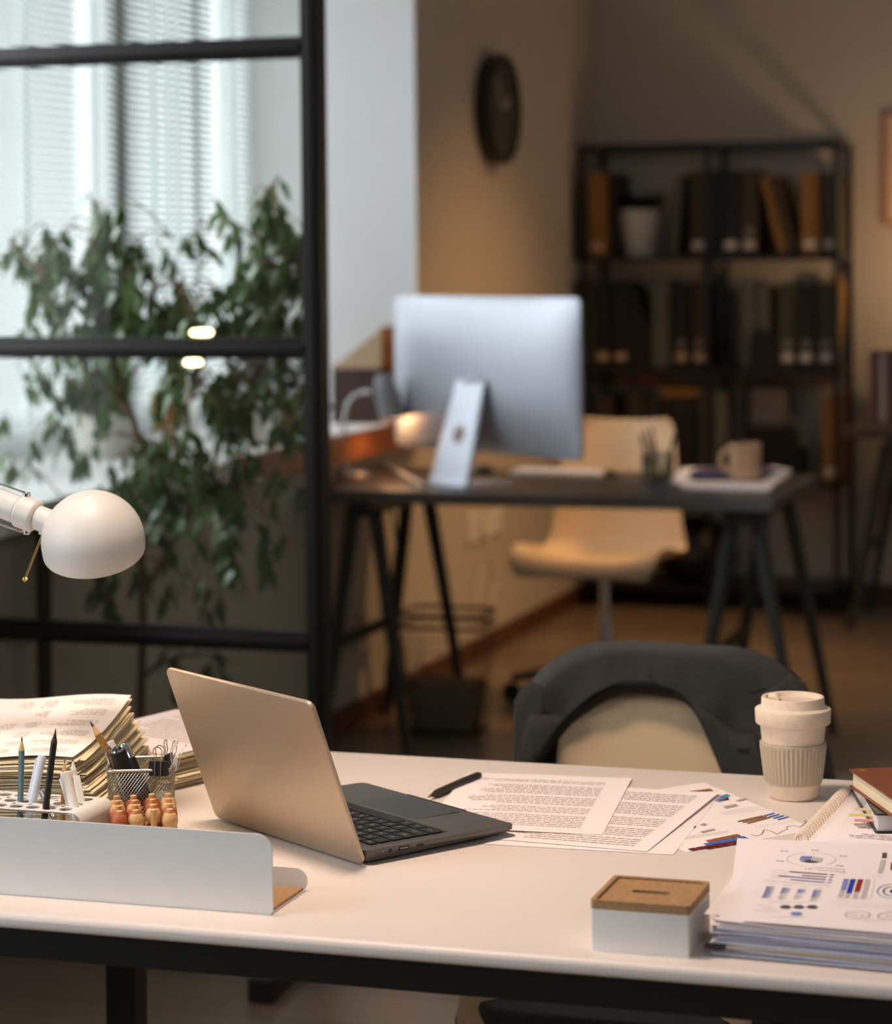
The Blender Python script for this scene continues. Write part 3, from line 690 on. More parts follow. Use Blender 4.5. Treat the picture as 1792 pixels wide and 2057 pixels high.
# ================================================================ papers
def sheet(name, label, cat, P0, Uv, Vv, z, bend=None, group=None, m=None, nu=14, nv=14):
    """P0 corner, Uv and Vv edge vectors in the desk plane; bend(u, v) = height"""
    P0 = V(P0); Uv = V(Uv); Vv = V(Vv); bend = bend or (lambda u, v: 0.0)
    fn = lambda u, v: V((P0.x, P0.y, 0)) + Uv * u + Vv * v + V((0, 0, z + bend(u, v)))
    c = fn(0.5, 0.5); o = MB().plate(fn, nu, nv, 0.00022).build(name, m or M['paper'], loc=(c.x, c.y, z), fix=False)
    o.name = name
    return tag(o, label, cat, group), fn
def text_block(mb, fn, w, h, u0, u1, v0, v1, rows, ragged=True, seed=0, lh=0.45, jag=0.25, dens=1.0):
    """rows of tiny letter strokes, read upside down (lines start at u1 and run towards u0)"""
    rnd = random.Random(seed)
    for r in range(rows):
        v = v0 + (v1 - v0) * (r + 0.5) / rows; hh = (v1 - v0) / rows * lh / 2
        end = u0 + (rnd.random() * jag * (u1 - u0) if ragged and rnd.random() < 0.7 else 0)
        u = u1; cw = 0.00115 / w
        while u > end:
            for _ in range(rnd.randint(2, 9)):
                if u - cw < end: break
                x = hh * rnd.uniform(0.7, 1.0)
                a = [fn(u - cw * .75, v - x), fn(u, v - x), fn(u, v + x), fn(u - cw * .75, v + x)]
                mb.poly([p + V((0, 0, 0.0003)) for p in a]); u -= cw
            u -= cw * 1.3
def pxpoly(mb, pts, z): mb.poly([on_z(x, y, z) for x, y in pts])
def pxline(mb, pts, z, wd=0.0006):
    P = [on_z(x, y, z) for x, y in pts]
    for a, b in zip(P, P[1:]):
        d = (b - a); n = V((-d.y, d.x, 0)).normalized() * wd / 2; mb.poly([a - n, b - n, b + n, a + n])

# two text pages and the half sheet below them
p_br = V((-0.677, 2.667, 0)); ux_ = V((0.2035, 0.026, 0)); uy_ = V((-0.037, 0.295, 0))
TRp = on_z(1446, 1598, DZ); BR2 = on_z(1300, 1713, DZ); BR3 = on_z(1353, 1718, DZ)
def page_axes(br, tr, w_, l_):
    v_ = V((tr.x - br.x, tr.y - br.y, 0)).normalized() * l_; u_ = V((v_.y, -v_.x, 0)).normalized() * w_
    return V((br.x, br.y, 0)) - u_, u_, v_
p0_, u_, v_ = page_axes(BR3, TRp, 0.21, 0.292)
sheet3, f3 = sheet('document_page', 'lowest of the overlapping text pages, its blank right edge showing beside the chart sheet', 'paper', p0_, u_, v_, DZ + 0.0006)
b2 = lambda u, v: 0.0008 + 0.003 * (u ** 8) * v
p0_, u_, v_ = page_axes(BR2, TRp, 0.208, 0.300)
sheet2, f2 = sheet('document_page', 'middle text page, right of the topmost page, overlapping the lowest sheet', 'paper', p0_, u_, v_, DZ + 0.0006, b2)
mb = MB(); k = 0
for (v0, v1, n, u0) in ((0.05, 0.17, 4, .25), (0.19, 0.33, 5, .3), (0.36, 0.50, 5, .2), (0.54, 0.74, 7, .1), (0.78, 0.93, 5, .1)):
    k += 1; text_block(mb, f2, .208, .294, 0.12, 0.90, v0, v1, n, seed=k)
mb.build('printed_text', M['ink'], sheet2, fix=False, smooth=0)
b1 = lambda u, v: 0.0022 + 0.003 * max(0, u - .85) * v + 0.0008 * sin(u * 5)
sheet1, f1 = sheet('document_page', 'topmost printed text page, between the pen and the chart sheet', 'paper', p_br - ux_, ux_, uy_, DZ + 0.0006, b1)
mb = MB()
for (v0, v1, n, u0) in ((0.08, 0.28, 7, 0), (0.31, 0.42, 4, 0), (0.45, 0.60, 5, 0), (0.63, 0.80, 6, 0), (0.84, 0.90, 2, 0)):
    k += 1; text_block(mb, f1, .2035, .295, 0.12, 0.86, v0, v1, n, seed=k)
mb.build('printed_text', M['ink'], sheet1, fix=False, smooth=0)
# chart sheet
C_r = on_z(1642, 1667, DZ); C_b = on_z(1378, 1712, DZ); C_t = on_z(1413, 1572, DZ)
cs, fc = sheet('chart_page', 'coloured chart sheet lying between the text pages and the cup', 'paper', C_b, C_r - C_b, (C_t - C_r) , DZ + 0.0003)
zc = DZ + 0.0009
q8 = lambda P: [(1150 + x / 2.791, 1500 + y / 2.791) for x, y in P]
def marks(parent, z, conv, groups):
    mb = MB(); keys = []
    for key, nm, polys in groups:
        if key not in keys: keys.append(key)
        mb.mi = keys.index(key)
        for kind, P, *a in polys:
            if kind == 'p': pxpoly(mb, conv(P), z)
            else: pxline(mb, conv(P), z, a[0] if a else 0.0006)
    mb.build('printed_charts', [M[k_] for k_ in keys], parent, fix=False, smooth=0)
def cellrow(x0, y0, x1, y1, dx, dy, n):
    out = []
    for i in range(n):
        a = i / n; b = (i + 0.92) / n
        out.append(('p', [(x0 + (x1 - x0) * a, y0 + (y1 - y0) * a), (x0 + (x1 - x0) * b, y0 + (y1 - y0) * b), (x0 + (x1 - x0) * b + dx, y0 + (y1 - y0) * b + dy), (x0 + (x1 - x0) * a + dx, y0 + (y1 - y0) * a + dy)]))
    return out
zig = [(1000, 490), (1030, 500), (1060, 490), (1075, 464), (1110, 470), (1150, 490), (1180, 470), (1205, 462), (1200, 448), (1235, 440), (1275, 450), (1310, 425), (1300, 412), (1340, 436)]
marks(cs, zc, q8, [
    ('inkbrown', 'printed_chart', cellrow(745, 525, 925, 488, 26, 11, 5) + [('p', [(925 + i * 26, 416 - i * 1 + i * 6), (1065 + i * 22, 384 + i * 6 - i * 2), (1070 + i * 22, 389 + i * 6 - i * 2), (930 + i * 26, 421 - i * 1 + i * 6)]) for i in range(3)] + [('p', [(636, 252), (770, 234), (790, 246), (655, 260)])]),
    ('inkblue', 'printed_chart', cellrow(733, 543, 962, 500, 26, 11, 6) + [('p', [(1070 + i * 26, 384 + i * 7), (1130 + i * 26, 369 + i * 7), (1137 + i * 26, 373 + i * 7), (1077 + i * 26, 389 + i * 7)]) for i in range(4)]),
    ('inkmar', 'printed_chart', cellrow(645, 572, 990, 512, 26, 11, 8) + cellrow(745, 566, 1015, 520, 14, 8, 6) + [('p', [(820, 300), (872, 283), (880, 296), (840, 303)])]),
    ('inklil', 'printed_chart', [('p', [(800, 300), (835, 275), (862, 285), (826, 310)])]),
    ('inkteal', 'printed_chart', [('p', [(822, 280), (865, 264), (888, 274), (850, 288)])]),
    ('inkd', 'printed_line', [('l', zig, 0.0007), ('l', [(680, 455), (690, 448), (686, 443)], 0.0015)]),
    ('ink', 'printed_text', [('p', [(845 + 0, 333 + 0), (915, 320), (930, 330), (860, 345)]), ('p', [(915, 300), (965, 288), (985, 294), (930, 305)]), ('p', [(715, 475), (790, 458), (803, 465), (728, 482)]), ('p', [(714, 436), (735, 428), (757, 433), (740, 442)])]),
    ('ink', 'printed_text', [('l', [(830 + i * 5, 367 + i * 8), (1055 + i * 18, 330 + i * 8)], 0.0006) for i in range(3)] + [('l', [(640 - i * 5, 503 + i * 7), (880 - i * 8, 468 + i * 7)], 0.0006) for i in range(3)] + [('l', [(1025, 452), (1140, 432)], 0.0005), ('l', [(1155, 430), (1260, 412)], 0.0005)]),
])

# ballpoint pen on the desk
a = on_z(860, 1601, DZ + 0.005); b = on_z(962, 1557, DZ + 0.005); d_ = (b - a).normalized()
t = thing('ballpoint_pen', 'dark brown ballpoint pen lying on the desk above the text page', 'pen', (a + b) / 2)
MB().tube([a + d_ * 0.008, a + d_ * 0.022, a + d_ * 0.09, b - d_ * 0.004], [0.0018, 0.0048, 0.0052, 0.0048], 20).build('barrel', M['graph'], t)
t.children if False else None
MB().tube([a, a + d_ * 0.009], [0.0006, 0.0019], 12).build('tip', M['brass'], t)
MB().tube([b - d_ * 0.004, b + d_ * 0.003], 0.0028, 12).build('push_button', M['black'], t)
sd = V((0.5, -0.3, 0.35)).normalized(); c0 = b - d_ * 0.042 + sd * 0.0058; c1 = b - d_ * 0.004 + sd * 0.0062
MB().bar(c0, c1, 0.0016, 0.0034, up=sd).bar(c1, c1 - sd * 0.004, 0.0034, 0.0018).build('pocket_clip', M['black'], t, smooth=0, bevel=0.0004)

# piles
def pile(mb, c, ax, ay, w_, h_, z0, n, dz, jit, rj, zfun=None, seed=1, nu=6, nv=5, off=None, curl=0.004):
    rnd = random.Random(seed); ax = V(ax).normalized(); ay = V(ay).normalized()
    for i in range(n):
        a = radians(rnd.uniform(-rj, rj)); o = off(i / n) if off else V((0, 0, 0))
        ca, sa = cos(a), sin(a); X = ax * ca + ay * sa; Y = ay * ca - ax * sa
        cc = V(c) + ax * (rnd.uniform(-jit, jit) + o.x) + ay * (rnd.uniform(-jit, jit) + o.y)
        z = z0 + i * dz; k1, k2 = rnd.uniform(-1, 1), rnd.uniform(0, 6)
        def fn(u, v, z=z, X=X, Y=Y, cc=cc, k1=k1, k2=k2):
            b_ = zfun(u, v, i / n) if zfun else 0
            e = curl * 0.25 * (i / n) * (1 + sin(3 * u + k2) * k1) * (abs(2 * u - 1) ** 3 + abs(2 * v - 1) ** 3) * .5
            p = V((cc.x, cc.y, 0)) + X * (u - .5) * w_ + Y * (v - .5) * h_; return V((p.x, p.y, z + b_ + e))
        g0 = [[mb.bm.verts.new(fn(i2 / nu, j2 / nv) + V((0, 0, zz))) for i2 in range(nu + 1)] for j2 in range(nv + 1) for zz in (0,)]
        g1 = [[mb.bm.verts.new(v_.co + V((0, 0, dz * 0.72))) for v_ in row] for row in g0]
        for j in range(nv):
            for k_ in range(nu):
                mb._f([g1[j][k_], g1[j][k_ + 1], g1[j + 1][k_ + 1], g1[j + 1][k_]]); mb._f([g0[j][k_], g0[j + 1][k_], g0[j + 1][k_ + 1], g0[j][k_ + 1]])
        for k_ in range(nu):
            mb._f([g0[0][k_], g0[0][k_ + 1], g1[0][k_ + 1], g1[0][k_]]); mb._f([g0[nv][k_ + 1], g0[nv][k_], g1[nv][k_], g1[nv][k_ + 1]])
        for j in range(nv):
            mb._f([g0[j + 1][0], g0[j][0], g1[j][0], g1[j + 1][0]]); mb._f([g0[j][nu], g0[j + 1][nu], g1[j + 1][nu], g1[j][nu]])
# right hand stack
RZ = 0.7735
t = thing('paper_stack', 'thick stack of loose sheets with charts on top at the lower right', 'paper stack', (-0.36, 2.39, DZ))
ax = V((0.998, -0.05, 0)); ay = V((-0.035, 0.999, 0))
zf = lambda u, v, k: 0.0014 * sin(u * 7 + k * 9) * k * (0.3 + abs(2 * u - 1))
for j, (m_, k0, n_) in enumerate((('paperblue', 0, 7), ('paperw', 7, 3), ('paperblue', 10, 13), ('paper', 23, 9))):
    mb = MB(); pile(mb, (-0.362, 2.383, 0), ax, ay, 0.212, 0.297, DZ + 0.0002 + k0 * 0.00103, n_, 0.00103, 0.0045, 1.6, zf, seed=11 + j, curl=0.003)
    o = mb.build('sheets', M[m_], t, fix=False, smooth=20); o['kind'] = 'stuff'
mb = MB(); MB().box(-0.472, -0.452, 2.2325, 2.26, DZ + 0.0085, DZ + 0.0108).build('black_clip', M['black'], t, smooth=0, bevel=0.0008)
UL = on_z(1415, 1838, RZ); UT = on_z(1500, 1712, RZ)
s2, fs2 = sheet('loose_sheet', 'blank sheet jutting out left under the chart page on the right stack', 'paper', UL, (0.21, -0.01, 0), V((-0.478, 2.53, 0)) - V((UL.x, UL.y, 0)), RZ - 0.0002, lambda u, v: 0.0002 + 0.0010 * (1 - u))
s3, fs3 = sheet('loose_sheet', 'thin sheet fanned out at the back left of the right stack', 'paper', V((-0.455, 2.26, 0)), (0.205, 0.02, 0), (-0.048, 0.292, 0), RZ + 0.0006, lambda u, v: 0.001 * v)
TL = on_z(1552, 1690, RZ + 0.002); BL = on_z(1489, 1850, RZ + 0.002)
top, ft = sheet('chart_page', 'top page of the right stack, with circle, bar and hexagon charts', 'paper', BL, (0.215, -0.008, 0), (TL - BL), RZ + 0.0022)
zt = RZ + 0.0027
q7 = lambda P: [(1400 + x / 4.571, 1660 + y / 4.571) for x, y in P]
def ell(cx, cy, rx, ry, a0, a1, n=24, sh=0): return [(cx + rx * cos(radians(a0 + (a1 - a0) * i / n)) + sh * sin(radians(a0 + (a1 - a0) * i / n)), cy + ry * sin(radians(a0 + (a1 - a0) * i / n))) for i in range(n + 1)]
def hexa(cx, cy, rx, ry): return [(cx - rx, cy), (cx - rx * .82, cy - ry * .6), (cx, cy - ry), (cx + rx * .85, cy - ry * .6), (cx + rx, cy), (cx + rx * .8, cy + ry * .6), (cx, cy + ry), (cx - rx * .85, cy + ry * .6), (cx - rx, cy)]
def band(x0, y0, x1, y1, th): return ('p', [(x0, y0), (x1, y1), (x1, y1 + th), (x0, y0 + th)])
def para(x, y, w_, h_, sh): return ('p', [(x, y), (x + w_, y + w_ * .04), (x + w_ - sh, y + h_), (x - sh, y + h_)])
G = [
    ('inklil', 'printed_chart', [('p', [(960, 272), (1056, 272), (1042, 306), (938, 306)]), ('l', ell(1790, 595, 132, 64, 60, 300), 0.0012), para(1348, 480, 48, 100, 28), ('p', [(855, 800), (880, 785), (945, 785), (970, 797), (945, 817), (885, 817)]), band(855, 482, 1175, 508, 8), band(1196, 508, 1232, 511, 8)]
        + [para(640 - i * 4, 550 + i * 9, 82, 5, 2) for i in range(12)] + [para(785 - i * 4, 562 + i * 9, 82, 5, 2) for i in range(6)] + [para(930 - i * 4, 575 + i * 9, 80, 5, 2) for i in range(4)] + [para(1075 - i * 4, 580 + i * 9, 82, 5, 2) for i in range(8)]),
    ('inkblue2', 'printed_chart', [para(1412, 482, 48, 132, 42), ('p', ell(1795, 596, 26, 16, 0, 345)), band(750, 448, 1183, 484, 7), band(1208, 485, 1240, 488, 8)]),
    ('inkred', 'printed_chart', [para(1480, 484, 48, 116, 36), ('p', [(1782, 330), (1830, 330), (1830, 400), (1776, 400)])]),
    ('inkmar', 'printed_chart', [band(848, 410, 1200, 437, 7), band(960, 444, 1190, 462, 6), band(1225, 438, 1258, 441, 7), band(1216, 461, 1250, 464, 7)]),
    ('inkd', 'printed_chart', [('p', [(940, 318), (1042, 308), (1132, 330), (1040, 333)]), ('l', ell(1790, 595, 78, 40, 60, 300), 0.0014), ('p', [(1705, 242), (1745, 242), (1740, 290), (1698, 290)])]
        + [('p', [(755 + i * 122, 740), (790 + i * 122, 722), (838 + i * 122, 722), (870 + i * 122, 740), (838 + i * 122, 755), (790 + i * 122, 752)]) for i in range(3)]),
    ('inkl', 'printed_chart', [('p', [(1060, 275), (1158, 290), (1145, 325), (1048, 303)]), para(1690, 306, 44, 120, 32), para(1548, 486, 44, 170, 46), para(1316, 584, 42, 60, 22), para(1368, 614, 40, 36, 14), para(1444, 600, 42, 54, 18)]
        + [('l', [(700 - i * 10, 400 + i * 22), (850 - i * 6, 412 + i * 22)], 0.0008) for i in range(4)] + [para(760 - i * 4, 620 + i * 9, 78, 4, 2) for i in range(6)] + [para(905 - i * 4, 615 + i * 9, 78, 4, 2) for i in range(6)] + [para(1048 - i * 4, 652 + i * 9, 70, 4, 2) for i in range(4)]
        + [('l', [(x, y), (x + w_, y + 6)], 0.0009) for x, y, w_ in ((650, 690, 370), (548, 722, 140), (595, 752, 140), (530, 775, 250), (665, 828, 340), (1530, 862, 200), (1275, 658, 330), (1610, 450, 90), (1720, 770, 70))]),
    ('ink', 'printed_line', [('l', ell(1050, 300, 222, 62, 100, 258), 0.0005), ('l', ell(1050, 300, 222, 62, -70, 55), 0.0005), ('l', hexa(1475, 812, 115, 36), 0.0010), ('l', hexa(1775, 822, 115, 36), 0.0012),
        ('l', [(1200, 685), (1330, 682), (1470, 698), (1610, 695), (1750, 712), (1800, 712)], 0.0004), ('l', [(1215, 706), (1330, 705), (1430, 716), (1520, 712), (1690, 728), (1790, 726)], 0.0004), ('l', [(1285, 732), (1370, 722), (1465, 740), (1585, 734), (1680, 750), (1800, 744)], 0.0004), ('l', [(1075, 240), (1070, 262)], 0.0004), ('l', [(1632, 488), (1600, 660)], 0.0003)]),
]
marks(top, zt, q7, G)
tx = MB()
def ptxt(s_, x, y, size, key='ink'):
    (px, py), = q7([(x, y)]); p = on_z(px, py, zt)
    m_ = Matrix.Translation(p) @ Matrix.Rotation(pi - 0.04, 4, 'Z'); add_text(tx, s_, m_, size)
for s_, x, y, z_ in (('01', 1020, 386, .0085), ('02', 760, 315, .0085), ('03', 800, 223, .0085), ('04', 1084, 217, .0085), ('05', 1343, 272, .0085), ('06', 1310, 360, .0085), ('Employee', 1235, 410, .0072), ('Satisfaction', 1215, 386, .0072), ('Customer Satisfaction Points', 920, 520, .0055),
                     ('A 01', 1475, 812, .007), ('08', 1765, 822, .007), ('2014', 690, 528, .004), ('2015', 835, 540, .004), ('2016', 980, 552, .004), ('2017', 1125, 565, .004)): ptxt(s_, x, y, z_)
tx.build('printed_text', M['ink'], top, fix=False, smooth=0)
bd = MB(); pxpoly(bd, q7([(880, 888), (1055, 893), (1055, 918), (900, 912)]), RZ - 0.0); 

# left hand stacks
C1 = on_z(262, 1412, 0.846); C2 = on_z(146, 1538, 0.815)
ay = V((C1.x - C2.x, C1.y - C2.y, 0)).normalized(); ax = V((ay.y, -ay.x, 0)); hh = 0.225; ww = 0.31
cc = V((C2.x, C2.y, 0)) + ay * hh / 2 - ax * ww / 2
t = thing('paper_stack', 'tall untidy stack of curled printed sheets at the left under the lamp', 'paper stack', (cc.x, cc.y, DZ))
zf = lambda u, v, k: k * (0.030 * v * v + 0.006 * (u - .5) + 0.003 * sin(u * 9)) + 0.0
NS = 62; SD = 0.00121
mb = MB(); pile(mb, cc - ax * 0.0, ax, ay, ww, hh, DZ + 0.0003, NS, SD, 0.006, 4.0, zf, seed=5, nu=8, nv=6, off=lambda k: V((0.022 * sin(pi * min(1, k * 1.25)), -0.005 + 0.008 * sin(k * 20), 0)), curl=0.008)
o = mb.build('sheets', M['paperw'], t, fix=False, smooth=20); o['kind'] = 'stuff'
zt0 = DZ + NS * SD + 0.0055
tp = lambda u, v: 0.030 * v * v + 0.006 * (u - .5) + 0.003 * sin(u * 9) + 0.002 * sin(v * 5) * (1 - u)
o1, f_ = sheet('printed_sheet', 'top page of the left stack, printed with grey columns of text', 'paper', V((C2.x, C2.y, 0)) - ax * ww, ax * ww, ay * hh, zt0, tp)
mb = MB(); k = 50
for (u0, u1) in ((0.05, 0.18), (0.22, 0.30), (0.34, 0.5), (0.56, 0.62), (0.66, 0.72), (0.76, 0.95)):
    for v0 in (0.08, 0.24, 0.40, 0.56, 0.72, 0.86):
        if random.random() < 0.85: k += 1; text_block(mb, f_, ww, hh, u0, u1, v0, v0 + 0.09, 4, seed=k, jag=.5)
mb.build('printed_text', M['ink'], o1, fix=False, smooth=0)
# second stack, behind
D1 = on_z(300, 1434, 0.778); D2 = on_z(402, 1506, 0.770)
mb = MB()
t = thing('paper_stack', 'lower stack of sheets half hidden between the mesh cup and the laptop lid', 'paper stack', (-1.34, 2.88, DZ))
mb = MB(); pile(mb, (-1.300, 2.895, 0), (0.93, -0.36, 0), (0.36, 0.93, 0), 0.20, 0.21, DZ + 0.0003, 28, 0.00137, 0.006, 4.0, None, seed=8, off=lambda k: V((0.01 * sin(k * 7), -0.006 * sin(k * 9), 0)))
o = mb.build('sheets', M['paperw'], t, fix=False, smooth=20); o['kind'] = 'stuff'
P0_ = V((-1.300, 2.895, 0)); axx = V((0.93, -0.36, 0)).normalized(); ayy = V((0.36, 0.93, 0)).normalized()
o2, f_ = sheet('printed_sheet', 'white top page of the stack behind the mesh cup', 'paper', P0_ - axx * 0.1 - ayy * 0.1, axx * 0.2, ayy * 0.21, DZ + 16 * 0.0024 + 0.0018, lambda u, v: 0.004 * v)
mb = MB(); text_block(mb, f_, .2, .21, 0.15, 0.85, 0.3, 0.9, 12, seed=99); mb.build('printed_text', M['ink'], o2, fix=False, smooth=0)

# ================================================================ reusable coffee cup
c = on_z(1601, 1612, DZ); c.y += 0.028; c.x -= 0.009; K = Matrix.Translation(c)
t = thing('coffee_cup', 'cream reusable coffee cup with ribbed sleeve standing near the back edge of the desk', 'cup', c)
MB().lathe([(0.027, 0.0), (0.0288, 0.0012), (0.0302, 0.004), (0.0395, 0.094), (0.0385, 0.094), (0.029, 0.006), (0.001, 0.004)], 56, K, cap1=False).build('cup_body', M['cupc'], t, smooth=50)
NR = 44
rf = lambda r, z, a: r * (1 + (0.018 * cos(a * NR) if 0.0215 < z < 0.062 else 0))
pf = [(0.0310, 0.0185), (0.0334, 0.0186), (0.0338, 0.0205), (0.0341, 0.0222)] + [(0.0342 + 0.0046 * k / 8, 0.0225 + 0.038 * k / 8) for k in range(9)] + [(0.0392, 0.0628), (0.0394, 0.066), (0.0375, 0.0664)]
MB().lathe(pf, NR * 8, K, cap0=False, cap1=False, rfun=rf).build('grip_sleeve', M['sleeve'], t, smooth=70)
lidp = [(0.0395, 0.0885), (0.0432, 0.0885), (0.0442, 0.0900), (0.0448, 0.1045), (0.0442, 0.1060), (0.0382, 0.1085), (0.0374, 0.1098), (0.0370, 0.1185), (0.0362, 0.1200), (0.0335, 0.1202), (0.0318, 0.1192), (0.0305, 0.1150), (0.001, 0.1140)]
MB().lathe(lidp, 64, K, cap0=False).build('cup_lid', M['cupc'], t, smooth=35)
MB().tube([c + V((-0.026, 0.0, 0.117)), c + V((-0.018, -0.004, 0.1195)), c + V((-0.0155, -0.006, 0.1155))], [0.0055, 0.005, 0.003], 14).build('drinking_spout', M['cupc'], t)
MB().box(-0.006, 0.006, -0.0335, -0.0305, 0.1150, 0.1156, Matrix.Translation(c)).build('vent_slot', M['ink'], t, smooth=0)

# ================================================================ white box with cork lid
bx0, bx1, by0, by1 = -0.577, -0.484, 2.226, 2.320
t = thing('storage_box', 'small white box with a slotted cork lid at the front edge of the desk', 'box', ((bx0 + bx1) / 2, (by0 + by1) / 2, DZ))
mx = Matrix.Translation(((bx0 + bx1) / 2, (by0 + by1) / 2, DZ)); w_ = bx1 - bx0; h_ = by1 - by0
def ring_solid(mb, Po, Pi, z0, z1, mx):
    n = len(Po); vo = [[mb.bm.verts.new(mx @ V((x, y, z))) for x, y in Po] for z in (z0, z1)]; vi = [[mb.bm.verts.new(mx @ V((x, y, z))) for x, y in Pi] for z in (z0, z1)]
    for i in range(n):
        j = (i + 1) % n
        mb._f([vo[0][i], vo[0][j], vo[1][j], vo[1][i]]); mb._f([vi[0][j], vi[0][i], vi[1][i], vi[1][j]])
        mb._f([vo[1][i], vo[1][j], vi[1][j], vi[1][i]]); mb._f([vo[0][j], vo[0][i], vi[0][i], vi[0][j]])
mb = MB(); ring_solid(mb, rrect(w_, h_, 0.002, 4), rrect(w_ - 0.004, h_ - 0.004, 0.001, 4), 0, 0.0395, mx); mb.prism(rrect(w_ - 0.003, h_ - 0.003, 0.001, 4), mx, 0.002)
mb.build('box_body', M['whiteplastic'], t, smooth=25)
mb = MB(); o_ = rrect(w_ + 0.001, h_ + 0.001, 0.004, 6); i_ = rrect(w_ - 0.008, h_ - 0.008, 0.003, 6); sl = rrect(0.037, 0.0105, 0.0050, 6)
ring_solid(mb, o_, i_, 0.0395, 0.0478, mx); ring_solid(mb, rrect(w_ - 0.0110, h_ - 0.0110, 0.003, 6), sl, 0.0395, 0.0460, mx)
ring_solid(mb, rrect(w_ - 0.008, h_ - 0.008, 0.003, 6), rrect(w_ - 0.0110, h_ - 0.0110, 0.003, 6), 0.0395, 0.0452, mx)
mb.build('cork_lid', M['cork'], t, smooth=25)

# ================================================================ notebooks and books at the right edge
P0_ = on_z(1613, 1690, DZ + 0.006); P1_ = on_z(1702, 1594, DZ + 0.006); P2_ = on_z(1745, 1703, DZ + 0.006)
vy = V((P1_.x - P0_.x, P1_.y - P0_.y, 0)); vx = V((P2_.x - P0_.x, P2_.y - P0_.y, 0)).normalized() * 0.17
vx = V((vy.y, -vy.x, 0)).normalized() * 0.17 * 0.35 + vx * 0.65
t = thing('spiral_notebook', 'open cream notebook with a white comb spiral along its left edge', 'notebook', (P0_.x + .08, P0_.y + .12, DZ))
fr_ = frame_mx((P0_.x, P0_.y, DZ), vx, vy)
vyl = vy.length
def nb_sheet(mb, z, w_, l_):
    mb.grid(lambda u, v: V((P0_.x, P0_.y, 0)) + vx * u * (w_ / vx.length) + vy * v + V((0, 0, z + 0.002 * sin(u * 3))), 6, 3)
for k in range(4):
    mb = MB(); nb_sheet(mb, DZ + 0.0014 + k * 0.0014, 0.17 - 0.002 * k, 0); mb.build('page' if k < 3 else 'top_page', M['paper'], t, fix=False, solid=0.0011, off=0)
mb = MB()
fnn = lambda u, v: V((P0_.x, P0_.y, 0)) + vx * u + vy * v + V((0, 0, DZ + 0.0068 + 0.002 * sin(u * 3)))
for kk, (v0, v1) in enumerate(((0.1, 0.2), (0.28, 0.42), (0.62, 0.72))): text_block(mb, fnn, .17, vyl, 0.25, 0.8, v0, v1, 3, seed=200 + kk)
mb.build('printed_text', M['ink'], t, fix=False, smooth=0)
mb = MB(); NC = 21; vn = vx.normalized(); vyn = vy.normalized()
for k in range(NC):
    b0 = V((P0_.x, P0_.y, DZ + 0.006)) + vy * ((k + 0.5) / NC) - vn * 0.003
    mb.tube([b0 + vn * 0.0068 * cos(a) + V((0, 0, 0.0068 * sin(a))) + vyn * (0.0012 * sin(a)) for a in [2 * pi * q_ / 14 for q_ in range(14)]], 0.0018, 6, closed=True)
mb.build('comb_binding', M['cupc'], t, fix=False)
def book(name, label, cat, corner, ex, ey, w_, l_, th, z, cover, coverth=0.0018, over=0.003, pg='pages'):
    m_ = frame_mx((corner.x, corner.y, z), ex, ey); ctr = m_ @ V((w_ / 2, l_ / 2, 0))
    t = thing(name, label, cat, ctr)
    P = rrect(w_, l_, 0.004, 4, w_ / 2, l_ / 2)
    MB().prism(P, m_, coverth).build('back_cover', cover, t, smooth=25, bevel=0.0006)
    MB().prism(P, m_ @ Matrix.Translation((0, 0, th - coverth)), coverth).build('front_cover', cover, t, smooth=25, bevel=0.0006)
    MB().prism(rrect(w_ - 2 * over, l_ - 2 * over, 0.002, 3, w_ / 2, l_ / 2), m_ @ Matrix.Translation((0, 0, coverth)), th - 2 * coverth).build('page_block', M[pg], t, smooth=25)
    return t, m_
c0 = V((-0.384, 2.723, 0)); ey = (V((-0.452, 2.965, 0)) - c0).normalized(); ex = V((ey.y, -ey.x, 0))
zb = DZ + 0.0092
t, m_ = book('black_book', 'black leather book under the brown one, with page tabs sticking out', 'book', c0, ex, ey, 0.15, 0.215, 0.021, zb, M['leatherb'])
MB().box(0.147, 0.151, 0.0, 0.215, 0.001, 0.020, m_).build('spine', M['leatherb'], t, smooth=0, bevel=0.0008)
for k, (yy, zz, key, ln) in enumerate(((0.034, 0.006, 'tabpink', 0.018), (0.047, 0.009, 'tabyel', 0.022), (0.062, 0.012, 'tabcream', 0.014))):
    MB().box(-ln, 0.01, yy - 0.006, yy + 0.006, zz, zz + 0.0004, m_).build('page_tab', M[key], t, smooth=0)
zt_ = zb + 0.0212
A0 = on_z(1704, 1545, zt_ + 0.02); A1 = on_z(1792, 1536, zt_ + 0.02); A2 = on_z(1792, 1606, zt_ + 0.02)
e1 = V((A2.x - A0.x, A2.y - A0.y, 0)).normalized(); e2 = V((-e1.y, e1.x, 0))
t, m_ = book('brown_book', 'brown leather notebook lying askew on top of the black book', 'book', A0, e1, e2, 0.20, 0.135, 0.0205, zt_, M['leather'], 0.0016, 0.004, 'pagescream')
MB().box(0.004, 0.018, 0.010, 0.013, 0.0206, 0.0209, m_).box(0.004, 0.018, 0.0145, 0.016, 0.0206, 0.0209, m_).build('gilt_mark', M['gold'], t, smooth=0)

